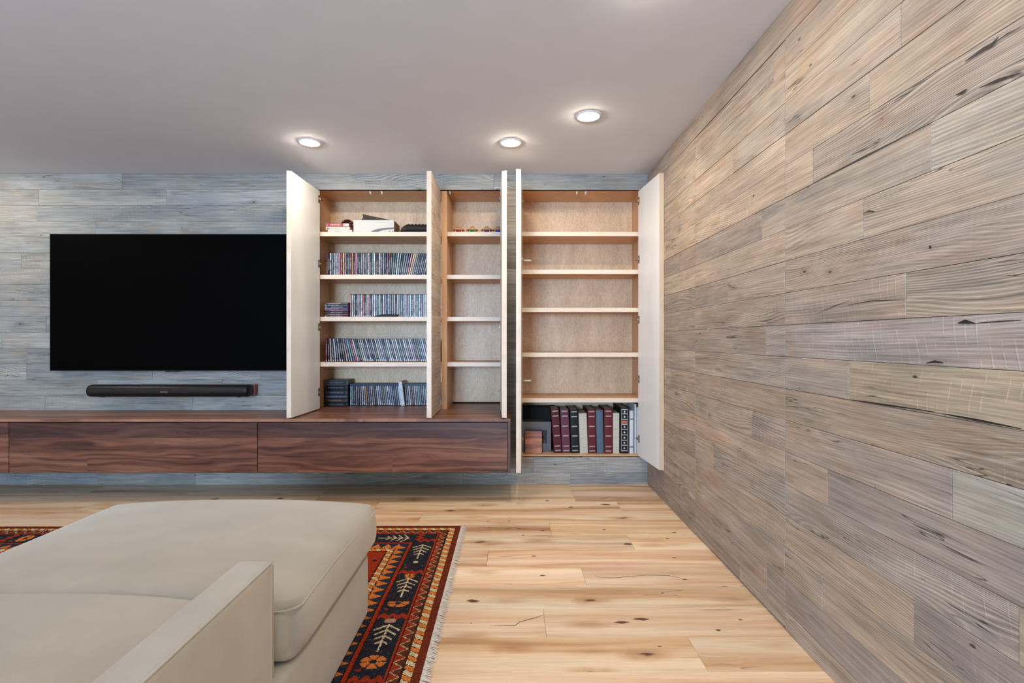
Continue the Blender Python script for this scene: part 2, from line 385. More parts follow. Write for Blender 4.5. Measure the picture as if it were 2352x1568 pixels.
# ------------------------------------------------------------------ mesh helpers
class MB:
    def __init__(self):
        self.v, self.f, self.mi = [], [], []
    def add(self, vs, fs, mi=0):
        b = len(self.v)
        self.v += [tuple(p) for p in vs]
        self.f += [tuple(b + i for i in q) for q in fs]
        self.mi += [mi] * len(fs)
        return self
    def box(self, x0, x1, y0, y1, z0, z1, mi=0):
        vs = [(x, y, z) for z in (z0, z1) for y in (y0, y1) for x in (x0, x1)]
        return self.add(vs, [(0, 2, 3, 1), (4, 5, 7, 6), (0, 1, 5, 4), (2, 6, 7, 3), (0, 4, 6, 2), (1, 3, 7, 5)], mi)
    def cbox(self, x0, x1, y0, y1, z0, z1, c=0.001, mi=0):
        """box with every edge chamfered"""
        c = min(c, (x1 - x0) * .45, (y1 - y0) * .45, (z1 - z0) * .45)
        vs, idx = [], {}
        X, Y, Z = (x0, x1), (y0, y1), (z0, z1)
        for i in (0, 1):
            for j in (0, 1):
                for k in (0, 1):
                    sx, sy, sz = (1, -1)[i], (1, -1)[j], (1, -1)[k]
                    for a in range(3):
                        p = [X[i] + sx * c, Y[j] + sy * c, Z[k] + sz * c]
                        p[a] = (X[i], Y[j], Z[k])[a]
                        idx[i, j, k, a] = len(vs); vs.append(p)
        fs = []
        for i in (0, 1):
            fs.append([idx[i, j, k, 0] for j, k in ((0, 0), (1, 0), (1, 1), (0, 1))][::(1 if i else -1)])
            fs.append([idx[j, i, k, 1] for j, k in ((0, 0), (1, 0), (1, 1), (0, 1))][::(-1 if i else 1)])
            fs.append([idx[j, k, i, 2] for j, k in ((0, 0), (1, 0), (1, 1), (0, 1))][::(1 if i else -1)])
        for j in (0, 1):
            for k in (0, 1):
                fs.append([idx[0, j, k, 1], idx[1, j, k, 1], idx[1, j, k, 2], idx[0, j, k, 2]])
                fs.append([idx[j, 0, k, 0], idx[j, 1, k, 0], idx[j, 1, k, 2], idx[j, 0, k, 2]])
                fs.append([idx[j, k, 0, 0], idx[j, k, 1, 0], idx[j, k, 1, 1], idx[j, k, 0, 1]])
        for i in (0, 1):
            for j in (0, 1):
                for k in (0, 1):
                    fs.append([idx[i, j, k, a] for a in range(3)])
        return self.add(vs, fs, mi)
    def plank(self, l, h, th, c=0.0012, mi=0, z0=None):
        """board centred on the origin: length along x, height along z, face towards -y at y = 0, back at y = th"""
        a, b = l / 2, h / 2
        vs = [(-a, th, -b), (a, th, -b), (a, th, b), (-a, th, b), (-a, c, -b), (a, c, -b), (a, c, b), (-a, c, b),
              (-a + c, 0, -b + c), (a - c, 0, -b + c), (a - c, 0, b - c), (-a + c, 0, b - c)]
        fs = [(0, 3, 2, 1), (0, 1, 5, 4), (1, 2, 6, 5), (2, 3, 7, 6), (3, 0, 4, 7),
              (4, 5, 9, 8), (5, 6, 10, 9), (6, 7, 11, 10), (7, 4, 8, 11), (8, 9, 10, 11)]
        return self.add(vs, fs, mi)
    def lathe(self, prof, n=24, mi=0, cx=0, cy=0, closed_top=True):
        """profile of (radius, z) turned round the z axis"""
        b = []
        vs, fs = [], []
        for r, z in prof:
            for i in range(n):
                a = 2 * PI * i / n
                vs.append((cx + r * math.cos(a), cy + r * math.sin(a), z))
        for k in range(len(prof) - 1):
            for i in range(n):
                j = (i + 1) % n
                fs.append((k * n + i, k * n + j, (k + 1) * n + j, (k + 1) * n + i))
        if prof[0][0] > 1e-6: fs.append(tuple(range(n))[::-1])
        if prof[-1][0] > 1e-6 and closed_top: fs.append(tuple((len(prof) - 1) * n + i for i in range(n)))
        return self.add(vs, fs, mi)
    def tube(self, pts, r, n=8, mi=0, closed=False):
        vs, fs = [], []
        pts = [Vector(p) for p in pts]
        m = len(pts)
        up = Vector((0, 0, 1))
        for k, p in enumerate(pts):
            a = pts[(k - 1) % m] if (closed or k) else p
            c = pts[(k + 1) % m] if (closed or k < m - 1) else p
            d = (c - a).normalized()
            u = d.cross(up)
            if u.length < 1e-4: u = d.cross(Vector((0, 1, 0)))
            u.normalize(); w = u.cross(d)
            for i in range(n):
                t = 2 * PI * i / n
                vs.append(p + u * (r * math.cos(t)) + w * (r * math.sin(t)))
        for k in range(m if closed else m - 1):
            k2 = (k + 1) % m
            for i in range(n):
                j = (i + 1) % n
                fs.append((k * n + i, k * n + j, k2 * n + j, k2 * n + i))
        if not closed:
            fs.append(tuple(range(n))[::-1]); fs.append(tuple((m - 1) * n + i for i in range(n)))
        return self.add(vs, fs, mi)
    def prism(self, poly, y0, y1, mi=0):
        """polygon in (x, z) extruded along y"""
        n = len(poly)
        vs = [(x, y0, z) for x, z in poly] + [(x, y1, z) for x, z in poly]
        fs = [tuple(range(n)), tuple(range(n, 2 * n))[::-1]] + [(i, i + n, (i + 1) % n + n, (i + 1) % n) for i in range(n)]
        return self.add(vs, fs, mi)
    def prism_x(self, poly, x0, x1, mi=0):
        n = len(poly)
        vs = [(x0, y, z) for y, z in poly] + [(x1, y, z) for y, z in poly]
        fs = [tuple(range(n))[::-1], tuple(range(n, 2 * n))] + [(i, (i + 1) % n, (i + 1) % n + n, i + n) for i in range(n)]
        return self.add(vs, fs, mi)
    def mesh(self, name, mats, smooth=False):
        me = bpy.data.meshes.new(name)
        me.from_pydata(self.v, [], self.f)
        for m in mats: me.materials.append(m)
        if any(self.mi): me.polygons.foreach_set('material_index', self.mi)
        if smooth: me.polygons.foreach_set('use_smooth', [True] * len(me.polygons))
        me.validate(); me.update()
        return me

def link(name, me, parent=None, loc=(0, 0, 0), rot=(0, 0, 0), color=None):
    o = bpy.data.objects.new(name, me)
    COL.objects.link(o)
    o.location = loc; o.rotation_euler = rot
    if parent is not None: o.parent = parent
    if color is not None: o.color = (*color, 1)
    return o

def obj(name, mb, mats, parent=None, loc=(0, 0, 0), rot=(0, 0, 0), color=None, smooth=False):
    if not isinstance(mats, (list, tuple)): mats = [mats]
    return link(name, mb.mesh(name, mats, smooth), parent, loc, rot, color)

def tag(o, label, cat, group=None):
    o['label'] = label; o['category'] = cat
    if group: o['group'] = group
    return o

def thing(name, label, cat, loc=(0, 0, 0), rotz=0.0, group=None):
    o = bpy.data.objects.new(name, None)
    o.empty_display_size = 0.05
    COL.objects.link(o)
    o.location = loc; o.rotation_euler = (0, 0, rotz)
    return tag(o, label, cat, group)

def struct(o):
    o['kind'] = 'structure'
    return o

def smooth_by_angle(o, deg=40):
    me = o.data
    me.polygons.foreach_set('use_smooth', [True] * len(me.polygons))
    try: me.set_sharp_from_angle(angle=R(deg))
    except Exception: pass

# ------------------------------------------------------------------ the room shell
rng = random.Random(7)
PITCH = 0.12536
ZK = [CEIL - PITCH * k for k in range(20)] + [0.0]                     # board joints, ceiling to floor
TH = 0.015

GREY = [(0.42, 0.41, 0.385), (0.45, 0.44, 0.42), (0.40, 0.385, 0.36), (0.47, 0.445, 0.405), (0.385, 0.38, 0.37), (0.43, 0.405, 0.37)]  # back wall boards: the same wood, cooler light put into the colour
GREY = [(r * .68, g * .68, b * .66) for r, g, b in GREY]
WARM = [(0.47, 0.395, 0.325), (0.44, 0.365, 0.305), (0.40, 0.335, 0.285), (0.49, 0.42, 0.345), (0.42, 0.365, 0.315), (0.45, 0.37, 0.295), (0.38, 0.325, 0.285)]  # right wall boards: same wood as GREY, lamp warmth put into the colour

# floor
floor = struct(obj('floor', MB().box(ROOM_X0, ROOM_X1 + .05, REAR_Y, 0.45, -0.06, -0.014), M['back']))
FL_W = 0.2035
rows = []
y_top = 0.02
edges = [y_top] + [(-4 + 3.575) - FL_W * k for k in range(0, 39)]
ends = {0: [(1318, 1140)], 1: [(866, 1160), (1423, 1163)], 2: [(965, 1190)], 3: [(420, 1215), (1265, 1217)], 4: [(1447, 1240)], 5: [(1120, 1280)], 6: [(1341, 1324)],
        7: [(700, 1375)], 8: [(1252, 1435)], 9: [(1608, 1510)], 10: [(900, 1600)]}
for i in range(len(edges) - 1):
    ya, yb = edges[i], edges[i + 1]
    if yb < REAR_Y: break
    r = i - 0
    xs = []
    for px, py in ends.get(r, []):
        d = F_PX * CAM_Z / (py - VY)
        xs.append(wx(px, d))
    if not xs: xs = [rng.uniform(-1.2, 0.9)]
    x = min(xs)
    while x > ROOM_X0 + 2.4:
        x -= rng.uniform(1.7, 2.2); xs.append(x)
    xs = sorted([q for q in xs if ROOM_X0 + .1 < q < ROOM_X1 - .02])
    xs = [ROOM_X0] + xs + [ROOM_X1 + .03]
    for a, b in zip(xs[:-1], xs[1:]):
        k = rng.uniform(0.90, 1.10)
        tint = (k, k * rng.uniform(0.97, 1.02), k * rng.uniform(0.93, 1.03))
        mb = MB().plank(b - a - 0.0008, ya - yb - 0.0007, 0.014, 0.0008)
        obj('plank', mb, M['floor'], floor, ((a + b) / 2, (ya + yb) / 2, 0.0), (R(-90), 0, 0), tint)

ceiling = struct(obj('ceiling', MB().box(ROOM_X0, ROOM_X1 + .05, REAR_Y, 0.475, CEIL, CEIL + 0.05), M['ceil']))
struct(obj('wall_left', MB().box(ROOM_X0 - .08, ROOM_X0, REAR_Y, 0.475, -0.014, CEIL), M['paint']))
# rear wall with the window opening
wb = MB()
wx0, wx1, wz0, wz1 = WIN_X - WIN_W / 2, WIN_X + WIN_W / 2, WIN_Z - WIN_H / 2, WIN_Z + WIN_H / 2
for a, b, c, d in ((ROOM_X0, wx0, -.014, CEIL), (wx1, ROOM_X1 + .05, -.014, CEIL), (wx0, wx1, -.014, wz0), (wx0, wx1, wz1, CEIL)):
    wb.box(a, b, REAR_Y - .12, REAR_Y, c, d)
struct(obj('wall_rear', wb, M['paint']))
wf = MB()
for a, b, c, d in ((wx0, wx0 + .05, wz0, wz1), (wx1 - .05, wx1, wz0, wz1), (wx0, wx1, wz0, wz0 + .05), (wx0, wx1, wz1 - .05, wz1), (WIN_X - .025, WIN_X + .025, wz0, wz1)):
    wf.box(a, b, REAR_Y - .10, REAR_Y - .05, c, d)
win = struct(obj('window_1', wf, M['white']))
gm = NT('window_glass')
gm.b.inputs['Transmission Weight'].default_value = 1.0
gm.b.inputs['IOR'].default_value = 1.45
gm.fin(gm.ramp(gm.noise(gm.objcoord(False), 3.0), [(0, (0.93, 0.96, 0.97)), (1, (0.95, 0.97, 0.98))]), 0.02)
for a, b in ((wx0 + .05, WIN_X - .025), (WIN_X + .025, wx1 - .05)):
    obj('pane', MB().box(a, b, REAR_Y - .078, REAR_Y - .072, wz0 + .05, wz1 - .05), gm.m, win)

# back wall: backing with two openings, boards on its face (face at y = 0)
O1 = (-1.552, -0.045, 0.5914, 2.333)        # opening of the two cabinets over the console
O3 = (0.054, 1.050, 0.2165, 2.333)          # opening of the tall cabinet by the corner
bk = MB()
for a, b, c, d in ((ROOM_X0, O1[0], 0, CEIL), (O1[0], O1[1], 0, O1[2] - .03), (O1[0], O1[1], O1[3], CEIL), (O1[1], O3[0], 0, CEIL),
                   (O3[0], O3[1], 0, O3[2]), (O3[0], O3[1], O3[3], CEIL), (O3[1], ROOM_X1, 0, CEIL)):
    bk.box(a, b, TH, TH + .012, c, d)
bk.box(ROOM_X0, ROOM_X1 + TH, .455, .475, -.05, CEIL + .04)
wall_back = struct(obj('wall_back', bk, M['back']))

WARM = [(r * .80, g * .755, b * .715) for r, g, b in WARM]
def board(parent, a, b, z0, z1, pal, face='back', pop=None, th=TH, color=None):
    """one wall board; a, b: its ends along the wall"""
    pop = rng.uniform(0, 0.0016) if pop is None else pop
    k = rng.uniform(0.90, 1.10)
    c = color or tuple(q * k for q in rng.choice(pal))
    mb = MB().plank(abs(b - a) - 0.0010, z1 - z0 - 0.0012, th + pop, 0.0009)
    if face == 'back':
        return obj('plank', mb, M['barn'], parent, ((a + b) / 2, -pop, (z0 + z1) / 2), (0, 0, 0), c)
    return obj('plank', mb, M['barn'], parent, (ROOM_X1 - pop, (a + b) / 2, (z0 + z1) / 2), (0, 0, R(-90)), c)

ZB = ZK[:15] + [0.568, 0.457, 0.336, 0.2165, 0.094, 0.0]
back_ends = {0: [282, 1134], 1: [92, 383], 3: [222], 5: [53], 8: [-120], 9: [109], 10: [7], 12: [63, 352, 600], 13: [226, 410, 512], 14: [106, 443], 18: [1225], 19: [226, 450, 1063, 1311]}
for k in range(20):
    z1, z0 = ZB[k], ZB[k + 1]
    xs = [wx(p, 4.0) for p in back_ends.get(k, [])]
    x = min(xs) if xs else rng.uniform(-4.9, -2.0)
    if not xs: xs = [x]
    while x > ROOM_X0 + 1.6:
        x -= rng.uniform(0.9, 1.7); xs.append(x)
    xs = sorted(q for q in xs if ROOM_X0 + .1 < q < ROOM_X1 - .05)
    xs = [ROOM_X0] + xs + [ROOM_X1]
    zm = (z0 + z1) / 2
    for a, b in zip(xs[:-1], xs[1:]):
        col = None
        segs = [(a, b)]
        for (oa, ob, oc, od) in (O1, O3):
            if oc - .02 < zm < od:
                nxt = []
                for s, e in segs:
                    if e <= oa or s >= ob: nxt.append((s, e)); continue
                    if s < oa: nxt.append((s, oa))
                    if e > ob: nxt.append((ob, e))
                segs = nxt
        for s, e in segs:
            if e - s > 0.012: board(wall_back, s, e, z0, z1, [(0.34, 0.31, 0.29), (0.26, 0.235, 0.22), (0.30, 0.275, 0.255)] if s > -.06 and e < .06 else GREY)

# right wall with a flush jib door cut through the boards
wall_right = struct(obj('wall_right', MB().box(ROOM_X1 + TH, ROOM_X1 + TH + .05, REAR_Y, 0.475, -0.014, CEIL), M['back']))
D0, D1 = -4 + F_PX * ROOM_X1 / (1597 - VX), -4 + F_PX * ROOM_X1 / (1805 - VX)      # the door's two sides, world y
door = struct(obj('door_1', MB().box(ROOM_X1 + .008, ROOM_X1 + TH - .001, D1 + .003, D0 - .003, 0.012, ZK[1] - .003), M['back']))
right_ends = {0: [1539], 1: [1571], 3: [1685, 2072], 4: [1542], 5: [1869], 6: [1562, 1751, 2140], 7: [1985], 8: [1673], 9: [2084], 10: [1760], 11: [1953],
              12: [1542, 1655], 13: [1729, 2191], 14: [1903], 15: [1639], 16: [2102], 17: [1891], 18: [1564, 1762], 19: [1700]}
END_Y = -5.2
def warmpick(k, ym):
    return None
over = {(8, 2): (0.52, 0.42, 0.33), (10, 1): (0.42, 0.355, 0.315), (10, 2): (0.40, 0.34, 0.31), (11, 1): (0.47, 0.37, 0.26), (9, 2): (0.50, 0.44, 0.37), (6, 3): (0.47, 0.41, 0.34), (17, 2): (0.44, 0.41, 0.39), (13, 2): (0.46, 0.40, 0.32)}
for k in range(20):
    z1, z0 = ZK[k], ZK[k + 1]
    ys = [-4 + F_PX * ROOM_X1 / (p - VX) for p in right_ends.get(k, [])]
    y = min(ys) if ys else -2.0
    while y > END_Y + 1.0:
        y -= rng.uniform(1.0, 1.9); ys.append(y)
    ys = sorted((q for q in ys if END_Y + .1 < q < -0.05), reverse=True)
    ys = [0.0] + ys + [END_Y]
    for i, (a, b) in enumerate(zip(ys[:-1], ys[1:])):
        kk = rng.uniform(0.93, 1.07)
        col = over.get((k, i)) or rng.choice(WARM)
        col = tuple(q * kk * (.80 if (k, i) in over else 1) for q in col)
        pop = rng.uniform(0.0, 0.0022)
        if k == 0:
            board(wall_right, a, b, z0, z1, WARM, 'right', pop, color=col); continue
        for s, e, par in ((a, max(b, D0), wall_right), (min(a, D0), max(b, D1), door), (min(a, D1), b, wall_right)):
            if s - e > 0.012:
                sh = 0.0016 if par is door else 0.0
                zz0 = 0.012 if (par is door and k == 19) else z0
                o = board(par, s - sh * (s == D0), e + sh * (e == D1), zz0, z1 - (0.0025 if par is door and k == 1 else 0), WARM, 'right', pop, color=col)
struct(obj('trim_1', MB().box(ROOM_X1 - .004, ROOM_X1 + TH - .001, REAR_Y, END_Y - .001, 0.0, CEIL), M['paint']))

# ------------------------------------------------------------------ ceiling downlights (lamps live in their lenses)
def downlight(x, y, label, tilt=(0, 0), group='recessed ceiling downlights'):
    t = thing('downlight', label, 'ceiling light', (x, y, CEIL), 0, group)
    ring = MB().lathe([(0.052, -0.001), (0.056, -0.006), (0.066, -0.007), (0.074, -0.004), (0.076, 0.0)], 32, closed_top=False)
    r = ring
    r.f = [f for f in r.f if len(f) == 4]; r.mi = [0] * len(r.f)
    a = obj('trim_ring', r, M['white'], t, smooth=True)
    n = 28
    lens = MB().lathe([(0.0, -0.0125), (0.025, -0.0118), (0.040, -0.0095), (0.046, -0.006), (0.046, 0.0)], n, closed_top=False)
    obj('lens', lens, M['lens'], t, (0, 0, -.003), (tilt[0], tilt[1], 0), smooth=True)
    g = MB().lathe([(0.046, -0.004), (0.050, -0.0065), (0.0535, -0.002)], n, closed_top=False)
    g.f = [f for f in g.f if len(f) == 4]; g.mi = [0] * len(g.f)
    obj('gimbal', g, M['white'], t, (0, 0, 0), (tilt[0], tilt[1], 0), smooth=True)
    return t
downlight(-1.335, -0.64, 'round white recessed downlight on the ceiling above the open double cabinet of film cases', (R(10), R(-4)))
downlight(0.0, -0.64, 'round white recessed downlight on the ceiling before the narrow middle cabinet', (R(10), 0))
downlight(0.457, -1.04, 'round white recessed downlight on the ceiling nearest the plank wall corner', (R(6), R(-8)))
for i, (x, y) in enumerate(((-4.05, -0.64), (0.50, -2.16), (-2.5, -2.1), (-4.3, -3.0), (0.45, -4.6), (0.50, -3.35))):  # last two are unseen additions, there to brighten the side of the sofa arm
    downlight(x, y, ('round white recessed downlight on the ceiling beyond the left of the picture', 'round white recessed downlight on the ceiling along the plank wall',
                     'round white recessed downlight on the ceiling over the sofa', 'round white recessed downlight on the ceiling by the plain left wall',
                     'added unseen fill downlight on the ceiling behind the camera, by the plank wall',
                     'added unseen fill downlight on the ceiling above the camera, by the plank wall')[i], (R(16), 0) if i == 0 else (0, 0))

# ------------------------------------------------------------------ knots, splits and a painted joint shadow that stand out in the boards
def vcol(name, rough):
    t = NT(name)
    a = t.n('ShaderNodeAttribute'); a.attribute_name = 'tone'
    v = t.noise(t.objcoord(False), 120.0, 3.0)
    nd = t.vmath('SCALE', a.outputs['Color']); t.put(nd.node.inputs['Scale'], t.maprange(v, .3, .7, .75, 1.25, False))
    return t.fin(nd, rough, 0.2)
M['knot'] = vcol('knot_wood', 0.45)
def fd(py): return F_PX * CAM_Z / (py - VY)                      # distance of a floor point that far below the horizon
def toned(name, vs, fs, cs, parent):
    me = bpy.data.meshes.new(name); me.from_pydata(vs, [], fs)
    at = me.attributes.new('tone', 'FLOAT_COLOR', 'POINT')
    at.data.foreach_set('color', [q for c in cs for q in (*c, 1.0)])
    me.materials.append(M['knot'])
    o = link(name, me, parent); o['kind'] = 'stuff'
    return o
rk = random.Random(21)
vs, fs, cs = [], [], []
K0, K1 = (0.10, 0.050, 0.030), (0.34, 0.19, 0.105)
for cx, cy, w_, h_ in ((215, 693, 62, 20), (1058, 815, 70, 16), (1170, 797, 80, 18), (1735, 802, 22, 9), (1610, 860, 26, 12), (610, 548, 30, 7), (960, 288, 18, 6), (1360, 305, 22, 6), (1320, 340, 18, 6),
                       (610, 293, 26, 6), (500, 320, 18, 5), (1420, 572, 26, 6), (1095, 370, 46, 13), (635, 123, 18, 6), (770, 160, 24, 7), (85, 180, 52, 9), (970, 145, 60, 9), (1275, 952, 22, 8),
                       (420, 238, 14, 4), (300, 241, 14, 4), (1360, 448, 26, 6), (205, 819, 8, 5), (560, 438, 24, 6), (-1000, 125, 40, 8), (-1250, 112, 40, 8), (-880, 108, 30, 7)):
    px, py = 1000 + cx / 2.476, 1100 + cy / 2.476
    d = fd(py); X0, Y0_ = wx(px, d), d - 4
    rx = w_ / 2.476 / F_PX * d / 2
    ry = abs(fd(py - h_ / 2.476 / 2) - fd(py + h_ / 2.476 / 2)) / 2
    b, n_ = len(vs), 14
    vs.append((X0, Y0_, .00035)); cs.append(K0)
    for f, tone in ((.5, K0), (1.0, K1)):
        for i in range(n_):
            a = 2 * PI * i / n_
            q = f * rk.uniform(.75, 1.15)
            vs.append((X0 + rx * q * math.cos(a) * (1.25 if abs(math.sin(a)) < .5 else 1), Y0_ + ry * q * math.sin(a), .00035 if f < 1 else .0002)); cs.append(tone)
    for i in range(n_):
        j = (i + 1) % n_
        fs.append((b, b + 1 + i, b + 1 + j)); fs.append((b + 1 + i, b + 1 + n_ + i, b + 1 + n_ + j, b + 1 + j))
toned('knot', vs, fs, cs, floor)
vs, fs, cs = [], [], []
def ribbon(pts, wid, tone):
    for k in range(len(pts) - 1):
        pass
    b = len(vs)
    for k, p in enumerate(pts):
        p = Vector(p)
        q = (Vector(pts[min(k + 1, len(pts) - 1)]) - Vector(pts[max(k - 1, 0)])).normalized()
        nrm = q.cross(RN).normalized()
        h_ = wid * (.25 if k in (0, len(pts) - 1) else rk.uniform(.7, 1.3))
        vs.extend([tuple(p + nrm * h_), tuple(p - nrm * h_)]); cs.extend([tone, tone])
    for k in range(len(pts) - 1):
        fs.append((b + 2 * k, b + 2 * k + 1, b + 2 * k + 3, b + 2 * k + 2))
RN = Vector((0, 0, 1))
for wid, line in ((.0022, ((310, 830), (455, 832), (480, 812), (545, 795), (620, 772))), (.0015, ((903, 545), (940, 560), (1000, 563), (1100, 555), (1200, 547), (1330, 550), (1430, 572))),
                  (.003, ((800, 116), (950, 112), (990, 102), (1025, 104))), (.0016, ((340, 443), (450, 437), (500, 437))), (.0013, ((1400, 1016), (1540, 1013))), (.0010, ((1548, 1020), (1720, 1013))),
                  (.0018, ((560, 292), (655, 290))), (.0012, ((140, 470), (250, 463)))):
    P_ = []
    for cx, cy in line:
        py = 1100 + cy / 2.476; d = fd(py)
        P_.append((wx(1000 + cx / 2.476, d), d - 4, .0004))
    ribbon(P_, wid, (0.075, 0.034, 0.020))
toned('split', vs, fs, cs, floor)
vs, fs, cs = [], [], []
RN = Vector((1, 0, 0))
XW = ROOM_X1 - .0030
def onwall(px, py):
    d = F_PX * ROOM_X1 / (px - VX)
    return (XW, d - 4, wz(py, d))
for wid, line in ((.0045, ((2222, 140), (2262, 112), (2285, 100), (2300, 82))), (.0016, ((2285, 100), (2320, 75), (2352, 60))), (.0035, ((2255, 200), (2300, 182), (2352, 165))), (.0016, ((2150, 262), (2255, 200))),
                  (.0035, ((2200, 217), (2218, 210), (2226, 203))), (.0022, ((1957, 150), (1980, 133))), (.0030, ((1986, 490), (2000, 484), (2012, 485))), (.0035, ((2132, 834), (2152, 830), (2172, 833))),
                  (.0022, ((1870, 420), (1990, 358), (2141, 282))), (.0016, ((1950, 700), (2010, 690), (2085, 688))), (.0014, ((1880, 720), (1920, 702), (1955, 690))), (.0040, ((2205, 742), (2222, 738), (2245, 742))),  # first ribbon here is a joint shadow painted below a proud board
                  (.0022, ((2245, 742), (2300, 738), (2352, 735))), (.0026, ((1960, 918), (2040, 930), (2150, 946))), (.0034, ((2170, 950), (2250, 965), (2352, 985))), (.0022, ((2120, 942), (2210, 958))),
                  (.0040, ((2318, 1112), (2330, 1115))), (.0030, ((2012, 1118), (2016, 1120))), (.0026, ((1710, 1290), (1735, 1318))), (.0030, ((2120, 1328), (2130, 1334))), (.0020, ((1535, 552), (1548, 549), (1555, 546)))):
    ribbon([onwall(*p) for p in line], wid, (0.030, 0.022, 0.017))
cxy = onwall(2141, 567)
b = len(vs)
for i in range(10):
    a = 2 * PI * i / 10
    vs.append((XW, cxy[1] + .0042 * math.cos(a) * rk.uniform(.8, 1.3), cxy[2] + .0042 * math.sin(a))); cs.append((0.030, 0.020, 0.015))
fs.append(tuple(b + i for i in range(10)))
toned('split', vs, fs, cs, wall_right)  # splits, with the joint's painted shadow among them

# ------------------------------------------------------------------ floating walnut console
CF = -0.452                     # its front, world y
CX0, CX1, CZ0, CZ1 = -5.26, -0.0015, 0.2137, 0.5914
con = thing('floating_console', 'long wall-hung walnut media console with flush drawer fronts below the television', 'console', (-2.6, -0.2, CZ0))
def cl(x0, x1, y0, y1, z0, z1): return x0 + 2.6, x1 + 2.6, y0 + .2, y1 + .2, z0 - CZ0, z1 - CZ0
mb = MB().cbox(*cl(CX0, CX1, CF, -0.002, 0.5695, CZ1), 0.0012)
mb.box(*cl(-1.5505, -0.0465, -0.0025, 0.030, 0.5695, CZ1))
mb.box(*cl(-1.60, -0.046, 0.030, 0.43, 0.5695, CZ1))
top_o = obj('top', mb, M['walnut_top'], con, color=(1.2, 1.18, 1.15))
obj('carcass', MB().box(*cl(CX0 + .02, -0.021, CF + .022, -.002, CZ0 + .002, 0.5690)), M['back'], con)
obj('end_panel', MB().plank(CZ1 - .022 - CZ0, .0185, .45, .0008), M['walnut'], con, ((-0.0113) + 2.6, CF + .2, (0.5690 + CZ0) / 2 - CZ0), (0, R(90), 0), (0.62, 0.62, 0.68))
obj('end_panel', MB().plank(CZ1 - .022 - CZ0, .0185, .45, .0008), M['walnut'], con, ((CX0 + .01) + 2.6, CF + .2, (0.5690 + CZ0) / 2 - CZ0), (0, R(90), 0), (0.8, 0.8, 0.8))
dj = [-5.24, -3.517, -1.777, -0.0205]
zs = [CZ0, 0.3208, 0.4584, 0.5640]
for a, b in zip(dj[:-1], dj[1:]):
    d = obj('drawer', MB().box(a + .004 + 2.6, b - .004 + 2.6, CF + .2 + .012, CF + .2 + .02, 0.003, zs[3] - CZ0 - .003), M['back'], con)
    for j in range(3):
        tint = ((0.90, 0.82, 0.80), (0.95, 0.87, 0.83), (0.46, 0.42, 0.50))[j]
        cuts = [a, b]
        if j == 0 and abs(a + 3.517) < .01: cuts = [a, -2.97, b]
        if j == 0 and abs(a + 1.777) < .01: cuts = [a, -0.83, b]
        for s, e in zip(cuts[:-1], cuts[1:]):
            kk = rng.uniform(0.88, 1.1)
            ga, gb = (.0028 if s == a else 0), (.0028 if e == b else 0)
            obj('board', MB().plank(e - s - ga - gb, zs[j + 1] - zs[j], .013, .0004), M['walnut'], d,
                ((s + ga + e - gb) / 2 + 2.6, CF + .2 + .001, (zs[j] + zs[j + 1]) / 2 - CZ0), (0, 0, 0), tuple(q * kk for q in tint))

# ------------------------------------------------------------------ built-in cabinets
def hinge_mb(sgn):
    m = MB()
    m.cbox(0.006, 0.034, 0.0, 0.003, -0.030, 0.030, 0.001)
    m.cbox(0.010, 0.030, 0.002, 0.011, -0.012, 0.012, 0.002)
    m.cbox(-0.012, 0.018, 0.008, 0.016, -0.007, 0.007, 0.002)
    m.lathe([(0.004, 0.0), (0.004, 0.003)], 8, 0, 0.020, 0.012)
    if sgn < 0:
        m.v = [(-x, y, z) for x, y, z in m.v]; m.f = [f[::-1] for f in m.f]
    return m

def cab_door(parent, base, hx, hy, w, sgn, ang, z0, z1, hinges, band='maple_edge'):
    """sgn +1: hinged on its left, -1: on its right. inner face at local y = 0, board cladding towards -y"""
    px, py, pz = base
    pan = MB().cbox(0.0, sgn * w, -0.0185, 0.0, 0.0045, z1 - z0 - .0045, 0.0008) if sgn > 0 else MB().cbox(-w, 0.0, -0.0185, 0.0, 0.0045, z1 - z0 - .0045, 0.0008)
    d = obj('door', pan, M['maple_door'], parent, (hx - px, hy - py, z0 - pz), (0, 0, R(ang)))
    zz = [z for z in ZB if z0 + .02 < z < z1 - .02]
    zz = [z1] + zz + [z0]
    for hi, lo in zip(zz[:-1], zz[1:]):
        kk = rng.uniform(0.9, 1.1)
        c = tuple(q * 1.32 for q in rng.choice(WARM))
        obj('plank', MB().plank(w - .0005, hi - lo - .0008, .0145, .0008), M['barn'], d, (sgn * w / 2, -0.0335, (hi + lo) / 2 - z0), (0, 0, 0), tuple(q * kk for q in c))
    for face in (w - .0008,):
        obj('edge_band', MB().box(min(sgn * face, sgn * (face + .0012)), max(sgn * face, sgn * (face + .0012)), -0.0335, -0.0002, 0.0045, z1 - z0 - .0045), M[band], d)
    hm = hinge_mb(sgn).mesh('hinge', [M['brass']])
    for hz in hinges:
        link('hinge', hm, d, (0.0, 0.0, hz - z0))
    return d

